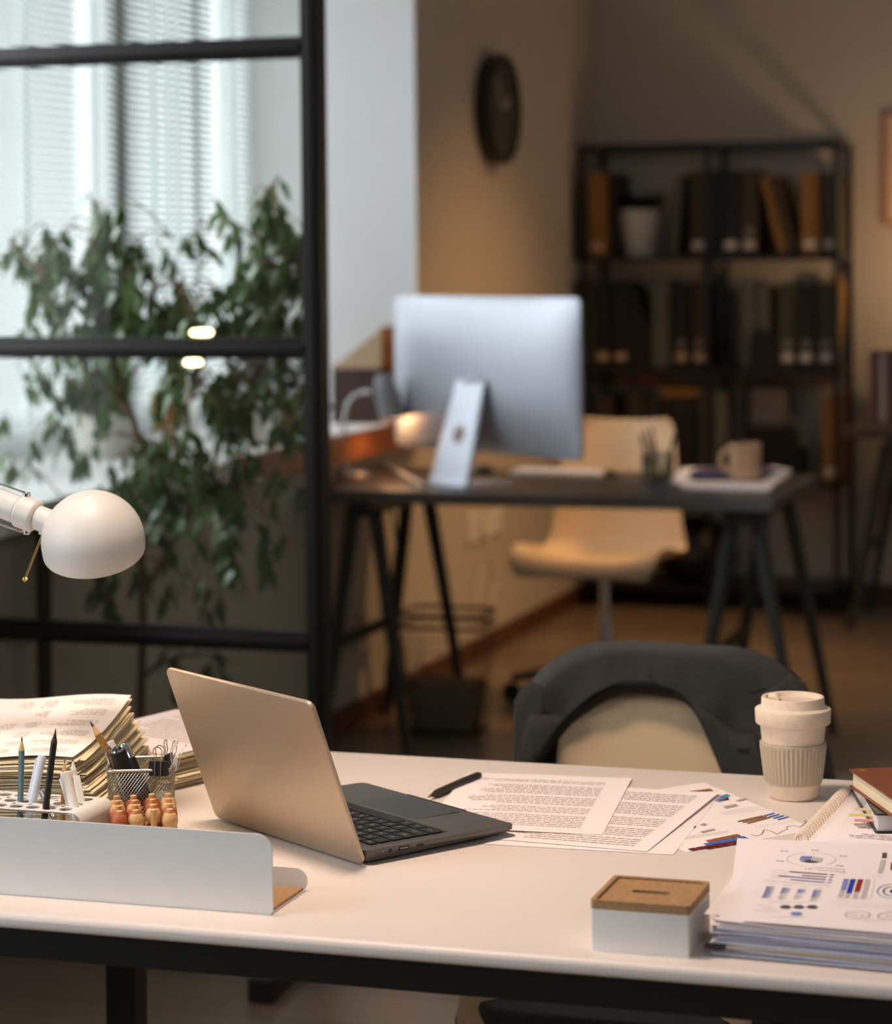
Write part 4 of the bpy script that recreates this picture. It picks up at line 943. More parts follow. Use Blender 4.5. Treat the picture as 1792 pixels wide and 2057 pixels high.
# ================================================================ shell chairs
def shell_chair(label, loc, rz, name='shell_chair', ztop=0.82, zseat=0.44, wtop=0.20, wide=1.0, wrap=0.065, pad=False):
    t = thing(name, label, 'chair', loc, rz)
    def prof(v):   # returns y (front +), z
        pts = [(0.235, zseat - 0.035), (0.215, zseat - 0.002), (0.15, zseat + 0.0), (0.04, zseat - 0.018), (-0.07, zseat - 0.018), (-0.14, zseat + 0.015), (-0.175, zseat + 0.09), (-0.20, zseat + 0.20), (-0.225, ztop - 0.06), (-0.235, ztop)]
        n = len(pts) - 1; f_ = v * n; i = min(n - 1, int(f_)); a = f_ - i
        p0 = pts[max(0, i - 1)]; p1 = pts[i]; p2 = pts[i + 1]; p3 = pts[min(n, i + 2)]
        h = lambda k: 0.5 * (2 * p1[k] + (p2[k] - p0[k]) * a + (2 * p0[k] - 5 * p1[k] + 4 * p2[k] - p3[k]) * a * a + (-p0[k] + 3 * p1[k] - 3 * p2[k] + p3[k]) * a ** 3)
        return h(0), h(1)
    def fn(u, v):
        y, z = prof(v); s_ = 2 * u - 1
        w_ = (0.225 + 0.015 * sin(pi * min(1, v * 1.6))) * (1 - max(0, v - .6) * 1.25 * (0.225 - wtop) / 0.225 / 0.5)
        # rounded corners at the front edge and at the top
        if v < 0.08: w_ *= 0.90 + 0.10 * sin(v / 0.08 * pi / 2)
        if v > 0.9: w_ *= 1 - 0.10 * ((v - .9) / .1) ** 2
        seat = max(0, 1 - v / 0.55); back = max(0, (v - 0.4) / 0.6)
        rise = 0.055 * abs(s_) ** 3 * sin(pi * min(1, v * 1.7)) if v < 0.588 else 0
        z += rise; y += wrap * s_ * s_ * min(1, back * 1.6)
        if v > 0.86: z += 0.014 * (abs(s_) ** 2 - 0.35) * (v - .86) / .14
        if v < 0.15: z -= 0.006 * s_ * s_
        return V((s_ * w_ * wide, y, z))
    MB().grid(fn, 24, 36).build('seat_shell', M['shell'], t, world=False, fix=False, solid=0.007, off=-1, subsurf=1)
    if pad: MB().prism(rrect(0.455 * wide, 0.40, 0.09, 8, 0, 0.045), Matrix.Translation((0, 0, zseat - 0.022)), 0.05).build('seat_pad', M['fabric'], t, world=False, smooth=30, bevel=0.012, seg=3)
    MB().lathe([(0.055, zseat - 0.055), (0.055, zseat - 0.038), (0.09, zseat - 0.034), (0.09, zseat - 0.022)], 24).build('seat_mount', M['blackmetal'], t, world=False)
    MB().tube([(0, 0, 0.24), (0, 0, zseat - 0.05)], 0.014, 16).build('gas_lift', M['chrome'], t, world=False)
    MB().tube([(0, 0, 0.10), (0, 0, 0.26)], 0.025, 16).build('column', M['chrome'], t, world=False)
    MB().tube([(0.03, 0.0, zseat - 0.045), (0.20, 0.03, zseat - 0.055), (0.25, 0.03, zseat - 0.055)], [0.005, 0.005, 0.009], 8).build('lift_lever', M['blackmetal'], t, world=False)
    for k in range(5):
        a = radians(72 * k + 20)
        l = MB().tube([(0.02 * cos(a), 0.02 * sin(a), 0.115), (0.29 * cos(a), 0.29 * sin(a), 0.075)], [0.022, 0.013], 10).build('base_leg', M['blackmetal'], t, world=False)
        MB().tube([(0.29 * cos(a) - 0.012 * sin(a), 0.29 * sin(a) + 0.012 * cos(a), 0.03), (0.29 * cos(a) + 0.012 * sin(a), 0.29 * sin(a) - 0.012 * cos(a), 0.03)], 0.030, 16).build('caster', M['rubber'], l, world=False)
    return t
shell_chair('cream shell chair behind the front desk, under the dark jacket', (-0.77, 3.235, 0), pi + 0.0, ztop=0.79, zseat=0.40, wtop=0.19, wide=0.82, wrap=0.02, pad=True)

# ================================================================ jacket over the chair
JY = 3.47
z7 = lambda L: [(1000 + x / 2.263, 1260 + y / 2.263) for x, y in L]
O_ = [(1052, 1660), (1040, 1560), (1036, 1500), (1038, 1440), (1050, 1385), (1090, 1338), (1150, 1300), (1200, 1286), (1290, 1289), (1400, 1293), (1505, 1299), (1560, 1326), (1600, 1350), (1628, 1392), (1648, 1450), (1660, 1530), (1664, 1600), (1662, 1680)]
G_ = [(1040 + 20, 1640), (1085, 1560), (1075, 1540)]
G_ = z7([(80, 860), (110, 720), (170, 612), (235, 510), (300, 420), (430, 305), (560, 247), (650, 250), (740, 264), (820, 292), (880, 345), (930, 430), (975, 540), (1025, 665), (1080, 790), (1110, 900)])
I_ = z7([(110, 880), (150, 730), (205, 610), (270, 515), (340, 430), (500, 322), (580, 300), (640, 300), (720, 312), (850, 330), (900, 390), (940, 470), (985, 580), (1030, 690), (1075, 800), (1105, 910)])
def res(Pp, n):
    L = [0]
    for a, b in zip(Pp, Pp[1:]): L.append(L[-1] + math.hypot(b[0] - a[0], b[1] - a[1]))
    out = []
    for i in range(n + 1):
        d = L[-1] * i / n; k = 0
        while k < len(L) - 2 and L[k + 1] < d: k += 1
        f_ = (d - L[k]) / max(1e-9, L[k + 1] - L[k]); out.append((Pp[k][0] + (Pp[k + 1][0] - Pp[k][0]) * f_, Pp[k][1] + (Pp[k + 1][1] - Pp[k][1]) * f_))
    for _ in range(3): out = [out[0]] + [tuple((out[i - 1][q_] + 2 * out[i][q_] + out[i + 1][q_]) / 4 for q_ in (0, 1)) for i in range(1, len(out) - 1)] + [out[-1]]
    return out
NJ = 60; Oc, Gc, Ic = res(O_, NJ), res(G_, NJ), res(I_, NJ)
from mathutils import noise
def fold(p, s_=1.0):
    n_ = noise.noise(V((p.x * 14, p.z * 9, 3.1))) * 0.014 + noise.noise(V((p.x * 34, p.z * 14, 9.0))) * 0.006
    return p + V((0, -n_ * s_, 0))
def jfront(u, v):
    i = min(NJ, int(u * NJ)); o = Oc[i]; g = Gc[i]
    px = o[0] + (g[0] - o[0]) * v; py = o[1] + (g[1] - o[1]) * v
    d = JY - 0.048 * sin(min(1, v * 3.2) * pi / 2) - 0.012 * v
    side = abs(2 * u - 1)
    d -= 0.03 * max(0, side - .5) * 2 * (0.4 + v)
    return fold(at_y(px, py, d))
def jlin(u, v):
    i = min(NJ, int(u * NJ)); g = Gc[i]; o = Ic[i]; side = abs(2 * u - 1); d0 = JY - 0.055 - 0.03 * max(0, side - .5) * 2 * 1.4
    return at_y(g[0] + (o[0] - g[0]) * v, g[1] + (o[1] - g[1]) * v, d0 + 0.012 * v)
cj = at_y(1330, 1400, JY)
t = thing('suit_jacket', 'dark grey suit jacket draped over the back of the front chair', 'jacket', (cj.x, cj.y + 0.02, cj.z))
# body: over the ridge and down the back
ridge = [at_y(o[0], o[1], JY) for o in Oc]
def jback(u, v):
    i = min(NJ, int(u * NJ)); p = ridge[i].copy()
    yb = JY + 0.055 * sin(min(1, v * 6) * pi / 2) + 0.03 * v
    zbot = 0.22; k = v ** 1.2; z = p.z + (zbot - p.z) * k
    cx_ = -0.80; sp_ = 1 + 0.12 * v
    return fold(V((cx_ + (p.x - cx_) * sp_, yb, z)), -1)
mb = MB(); mb.grid(jfront, NJ, 14)
mb.grid(lambda u, v: jback(u, v), NJ, 24)
bmesh.ops.remove_doubles(mb.bm, verts=mb.bm.verts, dist=0.0015)
mb.build('jacket_body', M['fabric'], t, fix=True, solid=0.0025, off=0, subsurf=1, smooth=180)
MB().grid(jlin, NJ, 3).build('lining', M['lining'], t, fix=False, solid=0.0015, off=0, smooth=180)
def patch(name, P, dep, m_, nmat, th=0.003):
    Pz = [at_y(x, y, dep) for x, y in z7(P)]; mb = MB()
    a = [mb.bm.verts.new(p) for p in Pz]; mb._f(a)
    bmesh.ops.triangulate(mb.bm, faces=mb.bm.faces[:]); bmesh.ops.subdivide_edges(mb.bm, edges=mb.bm.edges[:], cuts=2, use_grid_fill=True)
    for v_ in mb.bm.verts: v_.co = fold(v_.co, 0.7)
    return mb.build(name, nmat, m_, fix=False, solid=th, off=0, smooth=60)
patch('lapel', [(150, 395), (250, 400), (302, 418), (240, 505), (172, 615), (90, 760), (85, 612), (120, 500)], JY - 0.092, t, M['fabric'])
patch('lapel', [(885, 345), (1000, 420), (1082, 484), (1160, 488), (1205, 600), (1225, 680), (1230, 780), (1100, 800), (1025, 665), (975, 540), (930, 430)], JY - 0.094, t, M['fabric'])
patch('sleeve', [(78, 330), (110, 272), (150, 246), (196, 262), (214, 330), (205, 400), (150, 397), (116, 500), (97, 600), (90, 720), (84, 600)], JY - 0.088, t, M['fabric'], 0.006)
patch('sleeve', [(1215, 300), (1330, 215), (1395, 250), (1430, 330), (1465, 470), (1500, 620), (1512, 730), (1420, 780), (1330, 700), (1262, 560), (1225, 420)], JY - 0.075, t, M['fabric'], 0.006)
mb = MB(); mb.tube([fold(at_y(x, y, JY - 0.002 - 0.064 * k)) + V((0, -0.002, 0)) for (x, y), k in zip(z7([(722, 76), (705, 130), (692, 190), (688, 244)]), (0, .5, .85, 1))], 0.0008, 6); mb.build('back_seam', M['lining'], t)
mb = MB(); mb.tube([fold(at_y(x, y, JY - 0.05)) + V((0, -0.004, 0)) for x, y in z7([(985, 345), (1060, 320), (1140, 298), (1220, 275)])], 0.0008, 6); mb.build('shoulder_seam', M['lining'], t)
mb = MB(); mb.tube([at_y(x, y, JY - 0.1) for x, y in z7([(1085, 548), (1135, 550)])], 0.0016, 6); mb.build('buttonhole', M['lining'], t)
# ================================================================ far desk on trestles
t = thing('trestle_desk', 'dark topped desk on splayed trestles carrying the silver monitor', 'desk', (-1.84, 6.78, 0))
MB().box(-2.485, -1.16, 6.40, 7.12, 0.705, DZ).build('desktop', M['deskgrey'], t, smooth=0, bevel=0.003)
def trestle(parent, x, ya, yb, spl=0.15, m_=M['trestle'], z=0.705, th=0.036):
    MB().box(x - 0.03, x + 0.03, ya - 0.05, yb + 0.05, z - 0.05, z).build('trestle_beam', m_, parent, smooth=0, bevel=0.003)
    for y in (ya, yb):
        for s_ in (-1, 1):
            MB().tube([(x + s_ * 0.032, y + s_ * 0.0, z - 0.03), (x + s_ * spl, y + (0.06 if y == yb else -0.02) , 0.0)], [0.022, 0.014], 12).build('leg', m_, parent, smooth=30)
    MB().bar((x - spl * 0.6, ya, 0.30), (x - spl * 0.6, yb + 0.03, 0.30), 0.016, 0.03).build('stretcher', m_, parent, smooth=0)
trestle(t, -2.335, 6.53, 7.0, 0.125); trestle(t, -1.265, 6.55, 7.02, 0.15)

# monitor: silver all in one seen from behind
ML = at_y(795, 598, 6.86); MR = at_y(1168, 598, 6.43)
MRb = at_y(1171, 926, 6.43); ux = V((MR.x - ML.x, MR.y - ML.y, 0)); MW = ux.length; ux.normalize(); nb_ = V((ux.y, -ux.x, 0))   # outward back normal (towards the viewer)
MH = MR.z - MRb.z; mc = V(((ML.x + MR.x) / 2, (ML.y + MR.y) / 2, MR.z - MH / 2))
foot = mc + nb_ * 0.03
t = thing('desktop_monitor', 'silver all-in-one computer seen from behind on the far desk', 'monitor', (foot.x, foot.y, DZ))
def mfn(u, v):
    a, b = 2 * u - 1, 2 * v - 1
    # keep the outline a rounded rectangle
    e = max(abs(a), abs(b)); k = 1 - (abs(a) ** 2.6 * 1.0); k2 = 1 - abs(b) ** 2.6
    dep = 0.006 + 0.040 * max(0, k) ** 0.75 * max(0, k2) ** 0.75
    x, z = a * MW / 2, b * MH / 2; rr_ = 0.018
    X, Z = abs(x) - (MW / 2 - rr_), abs(z) - (MH / 2 - rr_)
    if X > 0 and Z > 0:
        l = math.hypot(X, Z)
        if l > rr_: x -= math.copysign(X - X * rr_ / l, x); z -= math.copysign(Z - Z * rr_ / l, z)
    return mc + ux * x + V((0, 0, z)) + nb_ * dep
mb = MB(); mb.grid(mfn, 48, 36)
rimp = []
mb.build('back_shell', M['alu'], t, fix=False, smooth=80, subsurf=1)
mxm = frame_mx(mc, ux, V((0, 0, 1)))
MB().prism(rrect(MW, MH, 0.018, 8), mxm @ Matrix.Translation((0, 0, -0.004)), 0.0095).build('bezel', M['alu'], t, smooth=30)
MB().prism(rrect(MW - 0.02, MH - 0.02, 0.01, 6), mxm @ Matrix.Translation((0, 0, -0.0052)), 0.001).build('screen', M['screen'], t, smooth=0)
# stand: plate from the hinge down and back, then the foot forward
st0 = mc + nb_ * 0.052 + V((0, 0, 0.01)); st0.z = at_y(952, 768, st0.y).z
HWt, HWb = 0.062, 0.083
p_top = st0; p_bot = V((mc.x, mc.y, DZ + 0.006)) + nb_ * 0.135
def strip(mb, pts, wds, th):
    for (a, wa), (b, wb) in zip(zip(pts, wds), zip(pts[1:], wds[1:])):
        pass
mb = MB(); pth = []
N_ = 10
pts = [(p_top + nb_ * -0.006 + V((0, 0, 0.002)), HWt), (p_top, HWt)] + [(p_top.lerp(p_bot, k), HWt + (HWb - HWt) * k) for k in (.2, .4, .6, .8, .95)]
pts += [(p_bot + nb_ * 0.004 + V((0, 0, 0.004 * 0)), HWb), (p_bot - nb_ * 0.006 + V((0, 0, -0.004)), HWb), (p_bot - nb_ * 0.05 + V((0, 0, -0.0045)), HWb), (p_bot - nb_ * 0.19 + V((0, 0, -0.0045)), HWb)]
rows_ = []
for p, wd in pts: rows_.append([p - ux * wd, p, p + ux * wd])
def sfn(u, v):
    f_ = v * (len(pts) - 1); i = min(len(pts) - 2, int(f_)); a = f_ - i
    p = pts[i][0].lerp(pts[i + 1][0], a); wd = pts[i][1] * (1 - a) + pts[i + 1][1] * a
    return p + ux * (2 * u - 1) * wd
hz = p_top.lerp(p_bot, 0.51); hr = 0.0235
stn = MB().grid(sfn, 8, 2 * (len(pts) - 1)).build('stand', mat('satin_silver', (196, 202, 212), 0.5, 0.35), t, fix=False, solid=0.007, off=0, smooth=40)
pd = (p_bot - p_top).normalized(); pn = ux.cross(pd); pn = pn if pn.dot(nb_) > 0 else -pn
mh = frame_mx(hz + pn * 0.0036, ux, pd); 
hole = MB().prism([(hr * cos(2 * pi * k / 28), hr * 1.1 * sin(2 * pi * k / 28)) for k in range(28)], mh, 0.0006 if mh.to_3x3().col[2].dot(pn) > 0 else -0.0006)
hole.build('cable_hole', mat('cable_hole_desk_grey', (150, 132, 118), 0.8), t, smooth=0, )  # flat disc in the grey-brown of the desk seen through the hole
MB().box(-0.03, 0.03, -0.012, 0.012, -0.03, 0.014, frame_mx(mc + nb_ * 0.045 + V((0, 0, st0.z - mc.z - 0.015)), ux, V((0, 0, 1)).cross(ux) * -1)).build('hinge', M['alu'], t, smooth=0, bevel=0.003)
MB().tube([mc + nb_ * 0.03 + V((0, 0, -MH / 2 + 0.05)), mc + nb_ * 0.075 + V((0, 0, -MH / 2 + 0.04))], 0.006, 10).build('power_plug', M['ink'], t)
# its white cable, sweeping left over the desk
cb = [V((mc.x, mc.y, DZ + 0.012)) + nb_ * 0.05] 
cp = [on_z(900, 972, DZ + 0.006), on_z(850, 975, DZ + 0.006), on_z(815, 955, DZ + 0.006), on_z(770, 930, DZ + 0.006), on_z(735, 921, DZ + 0.006), on_z(700, 930, DZ + 0.006)]
o = MB().tube([Vp for Vp in cp], 0.005, 8).build('power_cable', M['whiteplastic'], loc=cp[2], smooth=60); tag(o, 'white cable curving over the far desk left of the monitor stand', 'cable')
# small desk lamp left of the monitor
lb = on_z(706, 958, DZ)
t = thing('desk_lamp', 'small grey gooseneck desk lamp glowing beside the far monitor', 'lamp', lb)
MB().lathe([(0.052, 0), (0.054, 0.006), (0.048, 0.013), (0.008, 0.018)], 32, Matrix.Translation(lb)).build('lamp_base', M['greyshade'], t)
Y_ = lb.y
gp = [at_y(x, y, Y_) for x, y in ((695, 948), (692, 900), (691, 850), (697, 815), (710, 796), (728, 788), (745, 788))]
MB().tube(gp, 0.0065, 12).build('gooseneck', M['chrome'], t)
sa = at_y(768, 752, Y_); sb = at_y(790, 842, Y_ - 0.0); dn = (sb - sa).normalized(); q = dn.to_track_quat('Z', 'Y').to_matrix().to_4x4(); mm = Matrix.Translation(sa) @ q; Ls = (sb - sa).length
MB().lathe([(0.002, -0.002), (0.018, 0.0), (0.027, 0.012), (0.035, Ls * .45), (0.038, Ls), (0.0365, Ls), (0.033, Ls * .45), (0.024, 0.014), (0.002, 0.004)], 32, mm, cap0=False, cap1=False).build('lamp_shade', M['greyshade'], t)
MB().lathe([(0.002, Ls * .35), (0.012, Ls * .4), (0.016, Ls * .52), (0.012, Ls * .66), (0.002, Ls * .7)], 20, mm).build('bulb', M['bulb'], t)
light('far_desk_lamp_light', 'POINT', sb - dn * 0.02, 1.8, WARMER, size=0.02)
# wooden organiser against the window niche
def px_box(pts): return pts
t = thing('wooden_magazine_rack', 'orange brown wooden magazine rack against the wall behind the small lamp', 'rack', at_y(730, 880, 7.2))
zb_ = at_y(700, 868, 7.1).z
Pb = [at_y(x, y, 7.30) for x, y in ((762, 658), (803, 652), (812, 900), (768, 900))]
mb = MB(); f_ = [mb.bm.verts.new(p) for p in Pb] + [mb.bm.verts.new(p + V((0, 0.02, 0))) for p in Pb]
for q_ in ((0, 1, 2, 3), (7, 6, 5, 4), (0, 4, 5, 1), (1, 5, 6, 2), (2, 6, 7, 3), (3, 7, 4, 0)): mb._f([f_[i] for i in q_])
mb.build('end_board', M['wood'], t, smooth=0, bevel=0.002)
def slab(P, y, th, nm, m_, par, **k):
    Pz = [at_y(x, yy, y) for x, yy in P]; mb = MB(); n = len(Pz)
    a = [mb.bm.verts.new(p) for p in Pz]; b = [mb.bm.verts.new(p + V((0, th, 0))) for p in Pz]; mb._f(a); mb._f(b[::-1])
    for i in range(n): mb._f([a[i], a[(i + 1) % n], b[(i + 1) % n], b[i]])
    return mb.build(nm, m_, par, smooth=0, **k)
slab([(672, 728), (684, 726), (765, 661), (765, 740), (672, 740)], 7.24, 0.012, 'sloping_side', mat('beige_board', (186, 158, 124), 0.6), t)
slab([(668, 738), (766, 738), (766, 876), (668, 880)], 7.26, 0.05, 'drawer_box', mat('dark_brown_stained_wood', (58, 34, 24), 0.5), t)
# orange wooden ledge in front of the window niche
L0 = X0 + 0.036
mb = MB().box(L0, L0 + 0.03, 5.95, 7.46, 0.795, 0.87)
o = mb.build('wooden_ledge', M['wood'], loc=(L0, 6.7, 0.795), smooth=0, bevel=0.003); tag(o, 'orange brown wooden ledge running along the front of the window sill', 'ledge')
# things on the far desk
k0 = on_z(1022, 955, DZ); k1 = on_z(1205, 960, DZ); kx_ = (k1 - k0); kl = kx_.length
m_ = frame_mx(k0, kx_, V((-kx_.y, kx_.x, 0)))
t = thing('computer_keyboard', 'slim white keyboard lying on the far desk right of the monitor stand', 'keyboard', (k0 + k1) / 2)
MB().prism(rrect(kl, 0.11, 0.008, 4, kl / 2, 0.055), m_, 0.012).build('keyboard_case', M['whiteplastic'], t, smooth=25, bevel=0.002)
MB().prism(rrect(kl - 0.012, 0.095, 0.004, 4, kl / 2, 0.056), m_ @ Matrix.Translation((0, 0, 0.012)), 0.003).build('key_field', M['paper'], t, smooth=25)
mo = on_z(972, 950, DZ); t = tag(MB().lathe([(0.030, 0), (0.031, 0.006), (0.026, 0.016), (0.012, 0.022), (0.001, 0.023)], 24, Matrix.Translation(mo)).build('computer_mouse', M['black'], loc=mo), 'dark computer mouse just right of the monitor stand', 'mouse')
mo = on_z(1222, 956, DZ); tag(MB().lathe([(0.028, 0), (0.029, 0.005), (0.022, 0.014), (0.001, 0.018)], 20, Matrix.Translation(mo)).build('black_puck', M['black'], loc=mo), 'small flat black object at the right end of the white keyboard', 'gadget')
pc = on_z(1316, 984, DZ); pc.y += 0.035; g_ = Matrix.Translation(pc) @ Matrix.Rotation(radians(5), 4, 'Z')
t = thing('pen_pot', 'square grey mesh pen pot full of pencils on the far desk', 'pencil cup', pc)
mb = MB(); ring_solid(mb, rrect(0.078, 0.078, 0.008, 4), rrect(0.074, 0.074, 0.006, 4), 0.0, 0.098, g_); mb.build('pot_wall', M['acrylic'], t)
MB().prism(rrect(0.076, 0.076, 0.008, 4), g_, 0.012).build('pot_base', M['alu'], t)
mb = MB(); mb.tube([g_ @ V((x, y, 0.098)) for x, y in rrect(0.077, 0.077, 0.008, 4)], 0.0022, 6, closed=True); mb.build('pot_rim', M['alu'], t)
for i, (dx, dy, tx, ty, h, c_) in enumerate(((0.01, 0.0, -0.045, 0.0, .14, 'bluegrey'), (0.0, 0.01, -0.02, 0.01, .145, 'black'), (0.01, 0.01, 0.035, 0.0, .13, 'black'), (-0.02, 0, 0.005, 0, .12, 'woodlight'), (-0.01, -0.01, -0.035, 0.01, .125, 'graph'))):
    a = pc + V((dx, dy, 0.013)); o = MB().tube([a, a + V((tx, ty, h)), a + V((tx, ty, h)) * 1.0 + V((tx * .06, 0, 0.012))], [0.0042, 0.0042, 0.001], 8).build('pencil', M[c_], loc=a)
    tag(o, ['blue grey pencil leaning furthest left in the far pen pot', 'black pencil leaning left, second from the left in the far pen pot', 'black pencil leaning furthest right in the far pen pot', 'pale wooden pencil upright in the far pen pot', 'graphite grey pencil at the back of the far pen pot'][i], 'pencil', 'pencils in the far pen pot')
# notebooks and a magazine below the mug
def slabz(P, z, h, nm, m_, label, cat):
    Pz = [on_z(x, y, z) for x, y in P]; c_ = sum(Pz, V()) / len(Pz); mb = MB(); n = len(Pz); a = [mb.bm.verts.new(p) for p in Pz]; b = [mb.bm.verts.new(p + V((0, 0, h))) for p in Pz]
    mb._f(a[::-1]); mb._f(b)
    for i in range(n): mb._f([a[i], a[(i + 1) % n], b[(i + 1) % n], b[i]])
    return tag(mb.build(nm, m_, loc=(c_.x, c_.y, z), smooth=0, bevel=0.001), label, cat)
nbk = slabz([(1352, 968), (1375, 985), (1545, 988), (1590, 952), (1560, 944), (1370, 946)], DZ + 0.0003, 0.009, 'notebook', M['paper'], 'white ring notebook under the mug on the far desk', 'notebook')
mb = MB()
for k in range(26):
    p = on_z(1368 + k * 6.8, 984 + k * 0.15, DZ + 0.006); mb.tube([p + V((0, 0.007 * cos(a), 0.006 * sin(a))) for a in [2 * pi * q_ / 8 for q_ in range(8)]], 0.0011, 5, closed=True)
o = mb.build('wire_binding', M['alu'], nbk, fix=False)
slabz([(1380, 955), (1395, 966), (1530, 966), (1575, 948), (1530, 940), (1400, 945)], DZ + 0.0098, 0.006, 'magazine', M['navy'], 'dark blue magazine between the notebook and the mug', 'magazine')
mg = on_z(1497, 962, DZ + 0.016); t = thing('mug', 'beige mug with a handle standing on magazines on the far desk', 'mug', mg); Kg = Matrix.Translation(mg)
MB().lathe([(0.036, 0), (0.040, 0.003), (0.0425, 0.03), (0.0445, 0.098), (0.0425, 0.098), (0.040, 0.012), (0.001, 0.008)], 40, Kg, cap1=False).build('mug_body', M['mugc'], t)
mb = MB(); mb.tube([mg + V((-0.040 - 0.026 * sin(a), -0.012, 0.052 + 0.030 * cos(a))) for a in [pi * q_ / 12 for q_ in range(13)]], 0.0065, 10); mb.build('handle', M['mugc'], t)
o = slabz([(1545, 955), (1552, 960), (1590, 948), (1584, 943)], DZ + 0.012, 0.003, 'folded_card', M['bluewhite'], 'pale folded card at the right edge of the far notebook', 'card')

# far chair
shell_chair('white shell chair pushed under the far desk, behind the monitor', (-1.87, 7.42, 0), pi - radians(4), ztop=0.86, zseat=0.445, wtop=0.17)

# waste bin
bc = V((-2.205, 6.86, 0))
wx, wy, wz = 0.125, 0.10, 0.345
t = thing('waste_bin', 'rectangular wire waste bin with a liner under the far desk', 'bin', bc)
mb = MB(); prf = lambda s_, z: V((bc.x, bc.y, 0)) + V((rr_pts[int(s_ * 160) % 160][0] * (wx * (0.86 + 0.14 * z / wz)), rr_pts[int(s_ * 160) % 160][1] * (wy * (0.86 + 0.14 * z / wz)), z))
for k in range(40): mb.tube([prf(k / 40, 0.004), prf(k / 40, wz)], 0.0006, 4, cap=False)
for k in range(1, 10): mb.tube([prf(q_ / 40, wz * k / 10) for q_ in range(40)], 0.0006, 4, closed=True)
mb.build('wire_wall', M['blackmetal'], t, fix=False)
for z in (wz, wz - 0.035): mb = MB(); mb.tube([prf(q_ / 40, z) for q_ in range(40)], 0.005, 8, closed=True); mb.build('rim', M['blackmetal'], t)
MB().prism([(x * wx * .86, y * wy * .86) for x, y in rrect(2, 2, .28, 6)], Matrix.Translation(bc), 0.01).build('bin_bottom', M['blackmetal'], t)
mb = MB(); mb.grid(lambda u, v: prf(u % 1, 0.012 + 0.13 * v) * 1.0 + (V((bc.x, bc.y, 0)) - V((prf(u % 1, 0).x, prf(u % 1, 0).y, 0))) * (0.09 + 0.05 * noise.noise(V((u * 30, v * 6, 0))) + 0.1 * (1 - v)), 48, 10); mb.build('bin_liner', M['bag'], t, fix=False, smooth=60)

# socket and cables on the wall under the desk
def wall_plate(px0, px1, py0, py1, label):
    a = at_x(px0, py0, X0); b = at_x(px1, py1, X0)
    o = MB().box(X0, X0 + 0.012, a.y, b.y, b.z, a.z).build('wall_socket', M['whiteplastic'], loc=(X0, (a.y + b.y) / 2, b.z), smooth=0, bevel=0.003); return tag(o, label, 'socket')
wall_plate(936, 958, 1036, 1085, 'white wall socket under the far desk, nearest the waste bin')
wall_plate(964, 1004, 1034, 1066, 'double wall socket under the far desk, right of the first')
def cable(P, x, label, m_=M['label'], r=0.004):
    Q = [at_x(a, b, x) for a, b in P]; o = MB().tube(Q, r, 8).build('cable', m_, loc=Q[0], smooth=60); return tag(o, label, 'cable')
cable([(968, 1062), (975, 1110), (962, 1160), (955, 1215)], X0 + 0.016, 'thin pale cable hanging from the double wall socket')
cable([(992, 1050), (980, 1100), (1000, 1160), (985, 1215)], X0 + 0.016, 'second thin pale cable looping below the wall sockets')
c_ = [V((-2.48, 7.15, 0.72)), V((-2.46, 7.17, 0.5)), V((-2.47, 7.14, 0.36)), V((-2.45, 7.18, 0.18)), V((-2.46, 7.25, 0.03))]
o = MB().tube(c_, 0.006, 8).build('cable', M['greyfile'], loc=c_[0], smooth=60); tag(o, 'grey cable dropping behind the waste bin to the floor', 'cable')

# wall clock
ca = at_x(985, 110, X0); cb_ = at_x(985, 330, X0); cR = (ca.z - cb_.z) / 2; cc2 = V((X0, at_x(984, 220, X0).y, (ca.z + cb_.z) / 2))
t = thing('wall_clock', 'round black wall clock with a dark face beside the bright window reveal', 'clock', cc2)
km = Matrix.Translation(cc2) @ Matrix.Rotation(pi / 2, 4, 'Y')
MB().lathe([(cR * .96, 0), (cR, 0.006), (cR, 0.055), (cR * .97, 0.062), (cR * .93, 0.060), (cR * .92, 0.046), (0.001, 0.046)], 72, km, cap1=False).build('clock_case', M['black'], t, smooth=30)
MB().lathe([(cR * .915, 0.0462), (0.001, 0.0462)], 60, km, cap0=False).build('clock_face', mat('dark_olive_dial', (58, 56, 46), 0.6), t, smooth=0)
mb = MB()
for k in range(12):
    a = k * pi / 6; r0, r1 = cR * .78, cR * .87
    mb.bar(cc2 + V((0.0475, r0 * sin(a), r0 * cos(a))), cc2 + V((0.0475, r1 * sin(a), r1 * cos(a))), 0.004 if k % 3 else 0.007, 0.001, up=V((1, 0, 0)))
mb.build('hour_marks', M['greyfile'], t, smooth=0)
for a, l_, w_, nm in ((radians(65), .50, .010, 'hour_hand'), (radians(-38), .72, .007, 'minute_hand')):
    MB().bar(cc2 + V((0.050, 0, 0)), cc2 + V((0.050, cR * l_ * sin(a), cR * l_ * cos(a))), w_, 0.001, up=V((1, 0, 0))).build(nm, M['label'], t, smooth=0)

